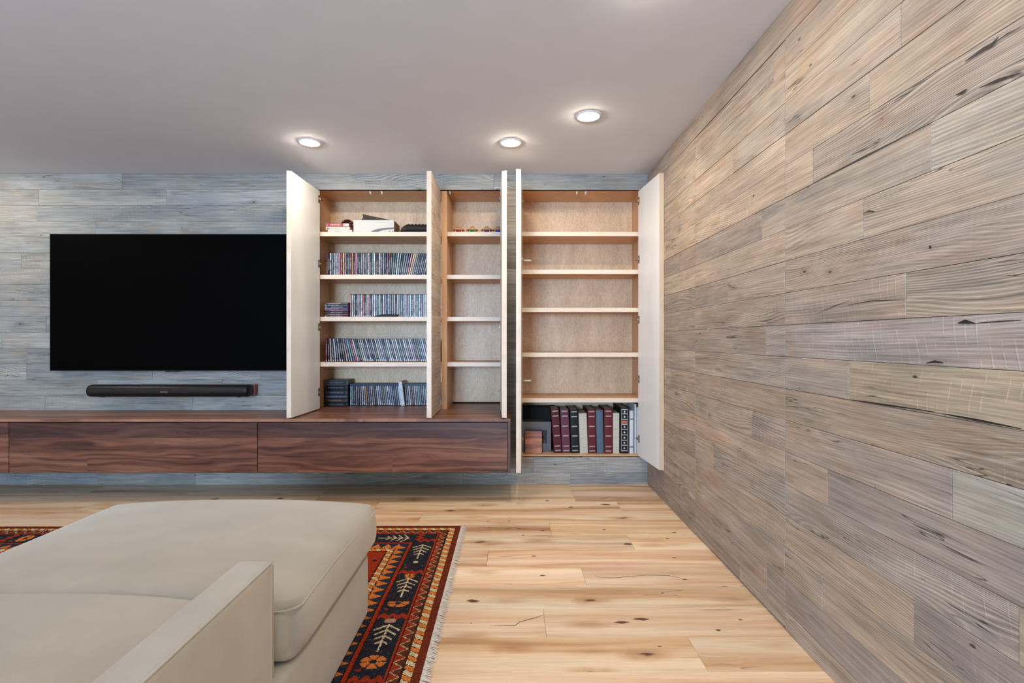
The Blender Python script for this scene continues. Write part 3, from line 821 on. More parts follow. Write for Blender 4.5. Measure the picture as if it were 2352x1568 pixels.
Y0, YB = 0.0285, 0.42           # front of the carcass and face of its back panel
SH_T = 0.034
def carcass(name, label, x0, x1, z0, z1, shelves, latches, bottom, base, grp):
    t = thing(name, label, 'cabinet', base, 0, grp)
    bx, by, bz = base
    L = lambda a, b, c, d, e, f: (a - bx, b - bx, c - by, d - by, e - bz, f - bz)
    obj('side_panel', MB().cbox(*L(x0 - .0195, x0, Y0, YB + .01, z0 + (0 if bottom else .0), z1 + .018), .0006), M['maple'], t)
    obj('side_panel', MB().cbox(*L(x1, x1 + .0195, Y0, YB + .01, z0, z1 + .018), .0006), M['maple'], t)
    obj('top_panel', MB().cbox(*L(x0, x1, Y0, YB + .01, z1, z1 + .018), .0006), M['maple'], t)
    obj('back_panel', MB().box(*L(x0, x1, YB, YB + .01, z0 + .012, z1)), M['maple_ply'], t)
    if bottom:
        obj('bottom_panel', MB().cbox(*L(x0, x1, Y0 - .0, YB, z0 - .012, z0), .0006), M['maple'], t)
    for z in shelves:
        s = obj('shelf', MB().cbox(*L(x0 + .001, x1 - .001, 0.046, YB - .004, z - SH_T + .008, z), .0006), M['maple'], t)
        obj('lipping', MB().cbox(*L(x0 + .001, x1 - .001, 0.030, 0.046, z - SH_T, z), .0012), M['maple_edge'], s)
    for lx in latches:
        m = MB().lathe([(0.0065, 0.0), (0.0065, 0.055), (0.0035, 0.058), (0.0, 0.060)], 12)
        m.box(-.004, .004, -.017, 0.0, .0, .045)
        m.v = [(x, -z, y) for x, y, z in m.v]
        obj('touch_latch', m, M['nylon'], t, (lx - bx, 0.088 - by, z1 - .0165 - bz), smooth=True)
    pins = MB()
    for z in shelves:
        for zz in (z - SH_T - .012, z - SH_T - .05):
            for xx, sg in ((x0, 1), (x1, -1)):
                pins.box(*(sorted((xx - bx, xx + sg * .0012 - bx)) + [YB - .055 - by, YB - .049 - by, zz - .003 - bz, zz + .003 - bz]))
    p = obj('pin_hole', pins, M['back'], t); p['kind'] = 'stuff'
    return t

HZ = lambda pys, d=4.0: [wz(p, d) for p in pys]
zt = 2.3507
C1X0, C1X1, C2X0, C2X1 = -1.5737, -0.5500, -0.5086, -0.0465
S12 = [2.0065, 1.664, 1.329, 0.967]
GRP = 'built-in maple cabinets with their plank doors open'
cab1 = carcass('built_in_cabinet', 'open wide built-in maple cabinet over the walnut console, filled with film cases', C1X0, C1X1, CZ1, zt, S12, [wx(857, 4.13), wx(883, 4.13)], False, (-1.06, 0.2, CZ1), GRP)
cab2 = carcass('built_in_cabinet', 'open narrow built-in maple cabinet with wooden pots on its top shelf', C2X0, C2X1, CZ1, zt, S12, [wx(1036, 4.13)], False, (-0.287, 0.2, CZ1), GRP)
obj('back_panel', MB().box(-0.529 + .287, -0.5505 + .287, Y0 - .2, YB - .2, 0, zt - CZ1), M['maple'], cab2) if False else None
C3X0, C3X1, C3Z = 0.0750, 1.0630, 0.2290
S3 = [2.0080, 1.7060, 1.4020, 1.0440, 0.6800]
cab3 = carcass('built_in_cabinet', 'tall open built-in maple cabinet in the corner with photo albums at its foot', C3X0, C3X1, C3Z, zt, S3, [wx(1322, 4.13), wx(1342, 4.13)], True, (0.57, 0.2, C3Z), GRP)
B1, B2, B3 = (-1.06, 0.2, CZ1), (-0.287, 0.2, CZ1), (0.57, 0.2, C3Z)
h4 = HZ([458, 606, 751, 900]); h5 = HZ([462, 596, 734, 870, 1007])
cab_door(cab1, B1, -1.514, 0.010, 0.4803, 1, -92.15, 0.5975, 2.329, h4)
cab_door(cab1, B1, -0.589, 0.010, 0.4800, -1, 90.2, 0.5975, 2.329, h4)
cab_door(cab2, B2, -0.083, 0.010, 0.4805, -1, 92.6, 0.5975, 2.329, h4)
d3l = cab_door(cab3, B3, 0.0914, 0.010, 0.5154, 1, -92.29, 0.2215, 2.329, h5)
cab_door(cab3, B3, 1.0120, 0.006, 0.4420, -1, 94.94, 0.2215, 2.329, h5, 'maple_tan')
for pz in HZ([597, 874]):      # two metal stays that reach from the left door into the tall cabinet
    m = MB().cbox(0.0, 0.068, 0.0, 0.010, -0.0065, 0.0065, .001)
    m.cbox(0.008, 0.030, -0.002, 0.0, -0.004, 0.004, .0006)
    obj('door_stay', m, M['nylon'], cab3, (0.0935 - B3[0], 0.014 - B3[1], pz - B3[2]))
# seam filler between the first two carcasses
obj('edge_strip', MB().cbox(-0.5500 + 1.06, -0.5090 + 1.06, Y0 - .0045 - .2, Y0 - .0005 - .2, 0.0, zt - CZ1 - .018), M['maple'], cab1)

# ------------------------------------------------------------------ television and soundbar
TVD = 3.93
tx0, tx1, tz0, tz1 = -3.574, -1.690, wz(851.5, TVD), wz(537.8, TVD)
tv = thing('television', 'large black wall-mounted flat screen television on the grey plank wall', 'television', ((tx0 + tx1) / 2, -0.033, tz0))
hw, hh = (tx1 - tx0) / 2, tz1 - tz0
obj('housing', MB().cbox(-hw + .04, hw - .04, 0.0, 0.029, 0.06, hh - .25, .006).cbox(-hw + .004, hw - .004, -0.034, 0.0, 0.004, hh - .004, .004), M['black'], tv)
fr = MB()
for a, b, c, d in ((-hw, hw, 0, .007), (-hw, hw, hh - .005, hh), (-hw, -hw + .005, .007, hh - .005), (hw - .005, hw, .007, hh - .005)):
    fr.box(a, b, -0.042, -0.034, c, d)
obj('bezel', fr, M['black'], tv)
obj('screen', MB().box(-hw + .005, hw - .005, -0.0405, -0.034, .007, hh - .005), M['screen'], tv)
obj('receiver', MB().prism([(-.055, 0.0005), (.055, 0.0005), (.047, -.007), (-.047, -.007)], -0.041, -0.025), M['black'], tv)
obj('status_light', MB().box(-.002, .002, -0.0416, -0.041, -.005, -.0025), M['metal'], tv)

sx0, sx1, sz0, sz1 = -3.222, -2.002, wz(911, 3.87), wz(883.5, 3.85)
sb = thing('soundbar', 'long black rounded soundbar on the plank wall below the television', 'soundbar', ((sx0 + sx1) / 2, -0.05, sz0))
hw = (sx1 - sx0) / 2; hh = sz1 - sz0
def ovalpts(a, b, n=28, p=2.6):
    out = []
    for i in range(n):
        t = 2 * PI * i / n
        c, s = math.cos(t), math.sin(t)
        out.append((a * math.copysign(abs(c) ** (2 / p), c), b * math.copysign(abs(s) ** (2 / p), s)))
    return out
prof = [(-0.060 + y, hh / 2 + z) for y, z in ovalpts(0.058, hh / 2)]
n = len(prof)
bd = MB().prism_x(prof, -hw + .022, hw - .022)
o = obj('grille', bd, M['grille'], sb); smooth_by_angle(o, 50)
for sg in (-1, 1):
    m = MB()
    rings = []
    for f, q in ((0.0, 1.0), (.010, .995), (.017, .95), (.022, .86)):
        rings.append([(sg * (hw - .022 + f), -0.060 + (y + .060) * q, hh / 2 + (z - hh / 2) * q) for y, z in prof])
    vs = [p for r_ in rings for p in r_]
    fs = [(k * n + i, k * n + (i + 1) % n, (k + 1) * n + (i + 1) % n, (k + 1) * n + i) for k in range(3) for i in range(n)] + [tuple(3 * n + i for i in range(n))]
    m.add(vs, fs)
    o = obj('end_cap', m, M['black'], sb); smooth_by_angle(o, 50)
    obj('foot', MB().cbox(sg * (hw - .085) - .012, sg * (hw - .085) + .012, -.075, -.035, -.004, .004, .001), M['black'], sb)
obj('wall_bracket', MB().cbox(-.30, hw + .004, -0.006, 0.0478, .006, hh - .008, .001), plain('red_wood', (0.28, 0.09, 0.055), 0.5), sb)

def text(body, size, mat, parent, loc, rot=(R(90), 0, 0), name='lettering', sx=1.0):
    cu = bpy.data.curves.new(name, 'FONT')
    cu.body = body; cu.size = size; cu.extrude = 0.0004; cu.align_x = 'CENTER'; cu.align_y = 'CENTER'
    cu.resolution_u = 3
    cu.materials.append(mat)
    o = bpy.data.objects.new(name, cu); COL.objects.link(o)
    o.location = loc; o.rotation_euler = rot; o.scale = (sx, 1, 1)
    bpy.context.view_layer.update()
    me = bpy.data.meshes.new_from_object(o.evaluated_get(bpy.context.evaluated_depsgraph_get()))
    bpy.data.objects.remove(o, do_unlink=True)
    o = link(name, me, parent, loc, rot)
    o.scale = (sx, 1, 1)
    return o
text('SONOS', 0.016, M['silver'], sb, (-0.015, -0.1186, hh * .44), sx=1.05)

# ------------------------------------------------------------------ film cases, one object each
PAL = {'white': (0.62, 0.63, 0.66), 'silver-grey': (0.36, 0.38, 0.42), 'mid-grey': (0.20, 0.21, 0.24), 'charcoal': (0.060, 0.062, 0.072), 'black': (0.016, 0.016, 0.020),
       'navy': (0.030, 0.045, 0.10), 'slate-blue': (0.13, 0.17, 0.24), 'pale blue': (0.32, 0.41, 0.50), 'teal': (0.08, 0.19, 0.22), 'lavender': (0.30, 0.29, 0.36),
       'pink': (0.58, 0.30, 0.36), 'red': (0.40, 0.045, 0.05), 'maroon': (0.13, 0.025, 0.035), 'orange': (0.58, 0.26, 0.10), 'yellow': (0.68, 0.58, 0.24), 'cream': (0.60, 0.54, 0.42),
       'olive': (0.10, 0.12, 0.085), 'purple': (0.15, 0.07, 0.17), 'brown': (0.12, 0.06, 0.04)}
CASE_W, CASE_D, CASE_H = 0.0146, 0.135, 0.190
case_b = plain('case_plastic', (0.007, 0.007, 0.009), 0.35, 0.18)
case_blue = plain('blue_case_plastic', (0.020, 0.045, 0.11), 0.3, 0.3)
def case_mesh(w, h, d, plastic, header=0.0):
    m = MB().cbox(-w / 2, w / 2, 0.0008, d, 0, h, .0012, 0)
    m.box(-w / 2 + .0029, w / 2 - .0029, 0.0, 0.0008, .003, h - .003 - header, 1)
    if header: m.box(-w / 2 + .0008, w / 2 - .0008, 0.0, 0.0008, h - .001 - header, h - .001, 2)
    return m.mesh('film_case', [plastic, M['spine'], case_blue])
ORD = ['zeroth', 'first', 'second', 'third', 'fourth', 'fifth', 'sixth', 'seventh', 'eighth', 'ninth', 'tenth', 'eleventh', 'twelfth', 'thirteenth', 'fourteenth', 'fifteenth', 'sixteenth', 'seventeenth', 'eighteenth', 'nineteenth']
TENS = {2: 'twent', 3: 'thirt', 4: 'fort', 5: 'fift', 6: 'sixt'}
def nth(i):
    if i < 20: return ORD[i]
    t_, u = divmod(i, 10)
    return TENS[t_] + ('ieth' if u == 0 else 'y-' + ORD[u])

def case_row(me, colours, x_start, y, z, tilt, where, group, w=CASE_W, h=CASE_H, jit=0.0, xmax=-0.56):
    """tilt: list of lean angles in degrees, + leans right at the top; each case rests on the shelf"""
    x = x_start
    for i, cname in enumerate(colours):
        a = R(tilt(i) if callable(tilt) else tilt)
        step = w / math.cos(a)
        # the low corner touches the shelf
        dz = (w / 2) * abs(math.sin(a))
        hx = (h * math.sin(a))
        xx = x + step / 2
        if xx + max(0.0, hx) + w / 2 > xmax: break
        o = link('film_case', me, None, (xx, y + rng.uniform(0, jit), z + dz + .0005), (0, a, 0), tuple(q * rng.uniform(.85, 1.15) for q in PAL[cname]))
        art = 'upright' if abs(a) < R(2) else 'leaning'
        tag(o, '%s-spined film case, %s from left, %s on the %s' % (cname.replace(' ', '-'), nth(i + 1), art, where), 'film case', group)
        x += step + rng.uniform(0, .0004)
        if callable(tilt) and i + 1 < len(colours):
            da = R(tilt(i + 1)) - a
            if da < 0: x += h * math.sin(-da) + .0003
    return x

m_dvd = case_mesh(CASE_W, CASE_H, CASE_D, case_b)
ab = {'w': 'white', 's': 'silver-grey', 'g': 'mid-grey', 'c': 'charcoal', 'k': 'black', 'n': 'navy', 'b': 'slate-blue', 'p': 'pale blue', 't': 'teal', 'l': 'lavender', 'i': 'pink',
      'r': 'red', 'm': 'maroon', 'o': 'orange', 'y': 'yellow', 'e': 'cream', 'v': 'olive', 'u': 'purple', 'x': 'brown'}
sp = lambda s: [ab[c] for c in s]
# second shelf: upright, then leaning left to right towards the end
rowA = sp('mkwvwwwiryicbmokickbsxgwktwmkwugkumktvwskgbuiyegckckck')
case_row(m_dvd, rowA, wx(750, 4.12), 0.115, S12[1], lambda i: 0.0 if i < 33 else min(13.0, (i - 32) * 1.0), 'second shelf', 'film cases standing on the second shelf', xmax=-0.555)
# third shelf: a flat stack of eight, then an upright row
rowB = sp('iwskwlwrkwikswstwkwsnwgswkwstgwlswkwgtwcsww')
case_row(m_dvd, rowB, wx(804, 4.13), 0.13, S12[2], 0.0, 'third shelf', 'film cases standing on the third shelf', xmax=-0.56)
rowC = ['brown', 'maroon', 'black', 'maroon', 'purple', 'navy', 'charcoal', 'brown']
for i, cname in enumerate(rowC):
    o = link('film_case', m_dvd, None, (wx(745, 4.08) + .002 * (i % 2), 0.085 + .002 * (i % 3), S12[2] + .0006 + CASE_W * (i + .5) + .0002 * i), (0, R(90), 0), tuple(q * 1.3 for q in PAL[cname]))
    tag(o, '%s-spined film case lying flat, %s from the bottom of the third-shelf stack' % (cname, nth(i + 1)), 'film case', 'film cases lying flat on the third shelf')
# fourth shelf: a row that leans left more and more
rowD = sp('rkexwcskcigptrwckswskwckpkwswgkgwskwlwnskwscwikxkggwkiswckxkg')
case_row(m_dvd, rowD, wx(748, 4.15) + .004, 0.14, S12[3], lambda i: -min(14.5, 0.3 + i * 1.15), 'fourth shelf', 'film cases leaning on the fourth shelf', xmax=-0.56)
# on the walnut: six thick boxes, then a row in blue cases
m_blu = case_mesh(0.0148, 0.182, CASE_D, case_b, 0.016)
rowE = sp('wgksmgwwocbegkwwgxgswpgnnlw')
xe = case_row(m_blu, rowE, wx(803, 4.26) + .004, 0.262, CZ1, lambda i: -min(7.0, i * 0.45), 'walnut below the fourth shelf', 'blue film cases standing on the walnut', 0.0148, 0.182)
me_w = case_mesh(0.030, 0.205, 0.15, plain('white_card', (0.55, 0.55, 0.57), 0.5))
o = link('film_case', me_w, None, (xe + .0185, 0.235, CZ1 + .002), (0, R(-7), 0), (0.68, 0.68, 0.70))
tag(o, 'thick white film box set leaning out from the row of blue cases on the walnut', 'film box')
rowF = sp('kgwxxepptmsbwwgswkcwkws')
case_row(m_blu, rowF, xe + .0385, 0.262, CZ1, lambda i: -5.0, 'walnut right of the white box', 'blue film cases right of the white box', 0.0148, 0.182)
hs = [0.031, 0.034, 0.028, 0.040, 0.042, 0.044]
zc = CZ1 + .0005
for i, (hgt, cname) in enumerate(zip(hs, ['black', 'brown', 'slate-blue', 'charcoal', 'black', 'charcoal'])):
    t = thing('box_set', ('thick black film box set at the bottom of the stack on the walnut', 'dark brown film box set, second from the bottom of the stack', 'slate blue film box set, third from the bottom of the stack',
                          'charcoal film box set, third from the top of the stack', 'black film box set, second from the top of the stack', 'charcoal film box set with pale edges on top of the stack')[i],
              'film box', (wx(747, 4.24) + .098, 0.232, zc), 0, 'stack of film box sets')
    obj('slipcase', MB().cbox(-.097, .097, .001, .15, 0, hgt - .0005, .001), plain('slipcase', (0.010, 0.010, 0.012) if i < 5 else (0.10, 0.097, 0.10), 0.4, 0.2), t)
    obj('spine', MB().box(-.090, .088, 0.0, .001, .004, hgt - .005), M['tint'], t, color=tuple(q * .5 for q in PAL[cname]))
    bits = MB()
    r_ = random.Random(40 + i)
    for q in (-.086, .085): bits.box(q - .002, q + .002, -.0006, 0.0, hgt * .35, hgt * .65)
    xq = -.066
    while xq < .050:
        w_ = r_.uniform(.004, .009)
        bits.box(xq, xq + w_, -.0004, 0.0, hgt * .38, hgt * .58); xq += w_ + r_.uniform(.002, .006)
    obj('print', bits, M['tint'], t, color=(0.16, 0.17, 0.20))
    zc += hgt

# ------------------------------------------------------------------ top shelf of the wide cabinet
zt1 = S12[0]
def tape(z, x, w, h, col, label, body=None, tc=None, c2=None):
    t = thing('video_tape', label, 'video tape', (x, 0.07, z), 0, 'video tapes on the top shelf')
    obj('sleeve', MB().cbox(-w / 2, w / 2, .001, .105, 0, h - .0006, .0012), M['tint'], t, color=col)
    obj('spine', MB().box(-w / 2 + .002, w / 2 - .002, 0, .001, .0015, h - .002), M['tint'], t, color=col)
    return t
TD = 4.07
def prints(t, a, b, z, h, col):
    m = MB(); q = a
    while q < b:
        w_ = rng.uniform(.0025, .0055); m.box(q, q + w_, -.0005, 0.0, z, z + h * rng.uniform(.7, 1)); q += w_ + rng.uniform(.0015, .003)
    obj('print', m, M['tint'], t, color=col)['kind'] = 'stuff'
t1 = tape(zt1 + .0004, wx(781, TD), 0.196, 0.024, (0.68, 0.56, 0.54), 'pale pink video tape at the bottom of the small stack on the top shelf')
text('C', .013, M['black'], t1, (.066, -.0006, .010)); prints(t1, -.045, .015, .009, .0035, (0.28, 0.20, 0.22))
t2 = tape(zt1 + .0242, wx(776, TD), 0.192, 0.0265, (0.72, 0.62, 0.47), 'cream video tape between two others on the top shelf')
text('C', .020, M['black'], t2, (.070, -.0006, .013))
prints(t2, -.088, -.070, .0055, .012, (0.04, 0.03, 0.03)); prints(t2, -.055, .012, .010, .006, (0.66, 0.36, 0.20))
t3 = tape(zt1 + .0509, wx(776, TD), 0.186, 0.0275, (0.42, 0.055, 0.085), 'red video tape with white lettering on top of the small stack')
text('NEWSIES', .0185, M['letter_white'], t3, (-.018, -.0006, .0135), sx=1.15)
obj('badge', MB().box(.045, .060, -.0006, 0, .003, .0245), M['tint'], t3, color=(0.62, 0.50, 0.30))
obj('badge', MB().box(.061, .090, -.0006, 0, .003, .0245), M['tint'], t3, color=(0.55, 0.60, 0.55))
obj('badge', MB().box(-.088, -.084, -.0006, 0, .003, .0245), M['tint'], t3, color=(0.66, 0.55, 0.50))

gl = thing('glass_globe', 'dark amber glass globe with bright specks behind the video tapes', 'ornament', (wx(796, 4.24), 0.27, zt1 + .0006))
rr = 0.056
pr = [(rr * math.sin(a), rr + .012 - rr * math.cos(a)) for a in [PI * i / 18 for i in range(2, 19)]]
pr[-1] = (0.0, pr[-1][1])
pr = [(a, b + .032) for a, b in pr]
obj('globe', MB().lathe(pr, 32), M['dark_glass'], gl, smooth=True)
obj('foot_ring', MB().lathe([(.046, 0), (.047, .006), (.042, .012), (.040, .036), (.034, .052)], 24), M['black'], gl, smooth=True)
sk = MB()
r_ = random.Random(5)
for i in range(26):
    th, ph = r_.uniform(-1.2, 1.2), r_.uniform(-0.2, 1.3)
    d_ = Vector((math.sin(th) * math.cos(ph), -math.cos(th) * math.cos(ph), math.sin(ph)))
    p = d_ * (rr + .0002) + Vector((0, 0, rr + .044))
    s_ = r_.uniform(.0008, .002)
    sk.box(p.x - s_, p.x + s_, p.y - s_ * .6, p.y + s_ * .6, p.z - s_, p.z + s_)
o = obj('speck', sk, plain('gilt_speck', (0.75, 0.62, 0.45), .4), gl); o['kind'] = 'stuff'

bx = thing('storage_box', 'white cardboard box with grey swoosh on the top shelf', 'box', (wx(858.5, TD), 0.07, zt1 + .0006))
bw = .327 / 2
obj('carton', MB().cbox(-bw, bw, .001, .20, 0, .103, .0012), plain('carton', (0.56, 0.53, 0.48), .6), bx)
obj('side_label', MB().box(bw, bw + .0008, .004, .198, .003, .100), plain('kraft', (0.42, 0.24, 0.14), .7), bx)
pts_u = [(-.020, .012), (.000, .022), (.030, .0315), (.060, .036), (.110, .040), (bw, .044)]
pts_l = [(bw, .031), (.110, .027), (.070, .021), (.050, .014), (.040, .008), (-.020, .008)]
obj('swoosh', MB().prism(pts_u[::1] + pts_l, 0.0, .0012), plain('grey_ink', (0.12, 0.12, 0.145), .6), bx)
pr = MB()
for a in (.122, .129, .146, .153): pr.box(a, a + .005, 0.0, .0011, .010, .016)
obj('print', pr, plain('dark_ink', (0.10, 0.06, 0.05), .6), bx)

cs = thing('zip_case', 'dark brown zipped case tipped up on top of the white box', 'case', (wx(831, TD), 0.10, zt1 + .1035), R(0))
def zipcase(l, d, h):
    m = MB()
    m.cbox(0, l, 0, d, .002, h * .46, .006); m.cbox(0.004, l, .004, d - .004, h * .42, h * .58, .001); m.cbox(0, l, 0, d, h * .54, h, .006)
    return m
tilt = R(14)
o = obj('case_body', zipcase(.215, .14, .042), M['leather'], cs, (0, 0, .0), (0, 0, 0), (0.030, 0.018, 0.015))
m = MB()
# wedge: the far end pinched flat, the near-left end stands open
vs = [(-.012, 0, .012), (.225, 0, .0), (.225, 0, .003), (.20, 0, .006), (.0, 0, .052), (-.004, 0, .042), (.004, 0, .033), (-.010, 0, .022)]
poly = [(x, z) for x, y, z in vs]
m.prism([( .0, .0), (.225, .0), (.224, .004), (.0, .024), (-.010, .014)], 0, .15)
m.prism([(.002, .026), (.222, .005), (.215, .010), (-.002, .056), (-.004, .052), (.003, .041), (.0, .030)], .002, .148)
o.data = m.mesh('case_body', [M['leather']])
obj('zip', MB().tube([(-.006, .001, .020), (.05, -.001, .0235), (.12, -.001, .0155), (.20, .0, .007)], .0016, 6), M['metal'], cs)

ph = thing('leather_pouch', 'black ribbed leather pouch right of the white box', 'pouch', (wx(918, TD), 0.075, zt1 + .0006))
m = MB()
L_, D_ = .30, .19
prof = []
nx, na = 34, 16
vs, fs = [], []
for i in range(nx + 1):
    u = i / nx
    x = L_ * u
    hgt = .080 * min(1.0, (.62 + .38 * min(1, u / .12))) * (1 if u < .9 else 1 - (u - .9) * 1.5) + .003 * math.sin(i * 1.9) * (u > .2)
    if i == 0: hgt *= .55
    for k in range(na):
        a = 2 * PI * k / na
        c, s = math.cos(a), math.sin(a)
        yy = D_ / 2 + D_ / 2 * math.copysign(abs(c) ** .55, c)
        zz = hgt / 2 + hgt / 2 * math.copysign(abs(s) ** .55, s)
        vs.append((x + (.018 * (zz / .08)) * (u < .2), yy, max(0.0, zz)))
for i in range(nx):
    for k in range(na):
        fs.append((i * na + k, i * na + (k + 1) % na, (i + 1) * na + (k + 1) % na, (i + 1) * na + k))
fs.append(tuple(range(na))[::-1]); fs.append(tuple(nx * na + k for k in range(na)))
m.add(vs, fs)
obj('pouch_body', m, M['leather'], ph, color=(0.020, 0.014, 0.012), smooth=True)
obj('strap', MB().tube([(.02, -.002, .020), (.10, -.004, .030), (.20, -.004, .028), (.29, -.002, .022)], .004, 8), M['leather'], ph, color=(0.03, 0.02, 0.017))

sp3 = thing('spectacle_case', 'flat black soft case lying before the upright film cases on the third shelf', 'case', (wx(858, 4.06), 0.052, S12[2] + .0004))
m = MB()
prof = [(0, .001), (.03, .012), (.07, .020), (.12, .024), (.19, .021), (.192, .004), (.15, .001)]
m.prism(prof, 0, .055)
obj('case_body', m, M['leather'], sp3, color=(0.016, 0.013, 0.013))
obj('tassel', MB().cbox(.196, .212, .01, .03, 0, .011, .003).cbox(.214, .230, .012, .028, 0, .014, .003), M['tint'], sp3, color=(0.45, 0.30, 0.20))

# ------------------------------------------------------------------ wooden pots in the narrow cabinet
def pot(px, colname, col, x_label):
    t = thing('lidded_pot', x_label, 'pot', (wx(px, 4.10), 0.10 + .035, S12[0] + .0006), 0, 'small wooden pots on the top shelf')
    n = 28
    obj('dish', MB().lathe([(.034, 0), (.036, .004), (.036, .007), (.030, .009)], n), M['turned'], t, smooth=True)
    obj('bowl', MB().lathe([(.016, .009), (.027, .014), (.031, .024), (.031, .031), (.028, .033)], n), M['tint_gloss'], t, smooth=True, color=col)
    for a in (45, 135, 225, 315):
        cx, cy = .033 * math.cos(R(a)), .033 * math.sin(R(a))
        obj('post', MB().lathe([(.0045, .006), (.0055, .014), (.0055, .027), (.004, .034)], 10, 0, cx, cy), M['turned'], t, smooth=True)
    obj('lid', MB().lathe([(.044, .032), (.048, .033), (.047, .038), (.040, .046), (.028, .0515), (.012, .0535), (.006, .0535)], n), M['turned'], t, smooth=True)
    obj('knob', MB().lathe([(.007, .0535), (.006, .056), (.013, .0585), (.0155, .062), (.013, .0665), (.006, .0685), (0, .0688)], 20), M['turned'], t, smooth=True)
    obj('peg', MB().cbox(.040, .055, -.004, .004, .004, .010, .002), M['turned'], t)
pot(1052.7, 'red', (0.30, 0.020, 0.022), 'small wooden lidded pot with red bowl, leftmost of four')
pot(1084.3, 'green', (0.030, 0.20, 0.060), 'small wooden lidded pot with green bowl, second of four')
pot(1117.6, 'purple', (0.10, 0.022, 0.12), 'small wooden lidded pot with purple bowl, third of four')
pot(1143.6, 'blue', (0.035, 0.055, 0.25), 'small wooden lidded pot with blue bowl, half hidden behind the door')

# ------------------------------------------------------------------ albums at the foot of the tall cabinet
AD = 4.085
def album(x_top, x_bot, w, h, d, y, kind, col, label, lean_z=0):
    """spine towards the room; x at the spine's bottom left; leans by the top offset"""
    ang = math.atan2(x_top - x_bot, h)
    dz = 0.0 if ang <= 0 else 0.0
    t = thing('photo_album', label, 'album', (x_bot + (w if ang > 0 else 0), y, C3Z + .0005), 0, 'photo albums in the tall cabinet')
    t.rotation_euler = (0, ang, R(lean_z))
    s0 = -w if ang > 0 else 0.0
    obj('pages', MB().box(s0 + .004, s0 + w - .004, .008, d - .003, .004, h - .004), M['pages'], t)
    cov = MB()
    cov.cbox(s0, s0 + .003, .004, d, 0, h, .0008); cov.cbox(s0 + w - .003, s0 + w, .004, d, 0, h, .0008)
    obj('cover', cov, M['leather'], t, color=col)
    # rounded spine
    n = 10
    bul = .010 if kind == 'round' else .004
    poly = [(s0 + w * (.5 - .5 * math.cos(PI * i / n)), .006 - bul * math.sin(PI * i / n)) for i in range(n + 1)]
    vs = [(x, yy, z) for z in (0, h) for x, yy in poly]
    fs = [(i, i + 1, i + n + 2, i + n + 1) for i in range(n)]
    fs += [tuple(range(n + 1))[::-1], tuple(range(n + 1, 2 * n + 2)), (n, 0, n + 1, 2 * n + 1)]
    o = obj('spine', MB().add(vs, fs), M['leather'], t, color=col); smooth_by_angle(o, 40)
    yf = .006 - bul - .0008
    if kind in ('band', 'pale'):
        fmat = M['silver'] if kind == 'band' else M['pale_foil']
        for f in (.055, .165, .39, .61, .845, .945):
            m = MB()
            zz = h * (1 - f)
            a, b = s0 + w * .16, s0 + w * .86
            m.box(a, b, yf, yf + .0022, zz - .0045, zz + .0045)
            if kind == 'band':
                k = a
                while k < b - .004:
                    m.box(k + .001, k + .003, yf - .0005, yf, zz - .003, zz + .003); k += .005
            obj('foil_band', m, fmat, t)
    if kind == 'diamond':
        m = MB(); b2 = MB()
        a, b = s0 + w * .12, s0 + w * .88
        cells = [(.055, .125), (.165, .245), (.285, .355), (.385, .465), (.50, .585), (.625, .70), (.735, .81), (.845, .93)]
        m.box(a, a + .002, yf, yf + .0022, h * .04, h * .965); m.box(b - .002, b, yf, yf + .0022, h * .04, h * .965)
        for i, (u, v) in enumerate(cells):
            zz0, zz1 = h * (1 - v), h * (1 - u)
            m.box(a, b, yf, yf + .0022, zz0 - .0075, zz0 - .0025)
            if i == 0: m.box(a, b, yf, yf + .0022, zz1 + .002, zz1 + .007)
            cx, cz = (a + b) / 2, (zz0 + zz1) / 2
            if i != 2:
                q = .0085
                m.prism([(cx - q, cz), (cx, cz - q * 1.1), (cx + q, cz), (cx, cz + q * 1.1)], yf, yf + .002)
                if i == 0: m.prism([(cx - .004, cz - .012), (cx, cz - .016), (cx + .004, cz - .012), (cx, cz - .008)], yf, yf + .002)
        obj('foil_ornament', m, plain('bright_foil', (0.66, 0.62, 0.60), .3, .5, .4), t)
        z_ = h * (1 - .32)
        lb = obj('title_label', MB().box(a + .003, b - .003, yf - .0004, yf + .002, z_ - .013, z_ + .013), M['tint'], t, color=(0.42, 0.03, 0.02))
        pm = MB()
        for zq in (z_ + .004, z_ - .007):
            k = a + .008
            while k < b - .009: pm.box(k, k + .003, yf - .0009, yf - .0004, zq, zq + .004); k += .005
        obj('title_print', pm, plain('gilt_print', (0.72, 0.60, 0.42), .4), lb)
    if kind == 'strap':
        for f in (.19, .84):
            obj('grey_band', MB().box(s0 + .0005, s0 + w - .0005, yf - .0004, yf + .0022, h * (1 - f) - .010, h * (1 - f) + .004), M['tint'], t, color=(0.22, 0.23, 0.25))
    return t
BURG, PURP, BLK, CRM, DRED, SLT, WHT = (0.085, 0.012, 0.018), (0.115, 0.032, 0.055), (0.010, 0.010, 0.009), (0.50, 0.46, 0.37), (0.105, 0.014, 0.014), (0.085, 0.115, 0.165), (0.60, 0.60, 0.60)
X = lambda p: wx(p, AD)
yA = AD - 4.0
album(X(1265.5), X(1272.8), .063, .358, .19, yA, 'band', BURG, 'burgundy photo album with silver bands, leftmost and leaning')
album(X(1286.8), X(1291.6), .066, .357, .19, yA, 'band', PURP, 'plum photo album with silver bands, second from left')
album(X(1309.0), X(1312.0), .065, .353, .28, yA, 'band', BLK, 'black photo album with silver bands, third from left')
album(X(1329.0), X(1332.0), .0635, .322, .30, yA - .012, 'pale', CRM, 'short cream photo album between the black and the dark red ones')
album(X(1349.0), X(1350.6), .065, .356, .28, yA - .008, 'band', DRED, 'dark red photo album left of the plain blue one')
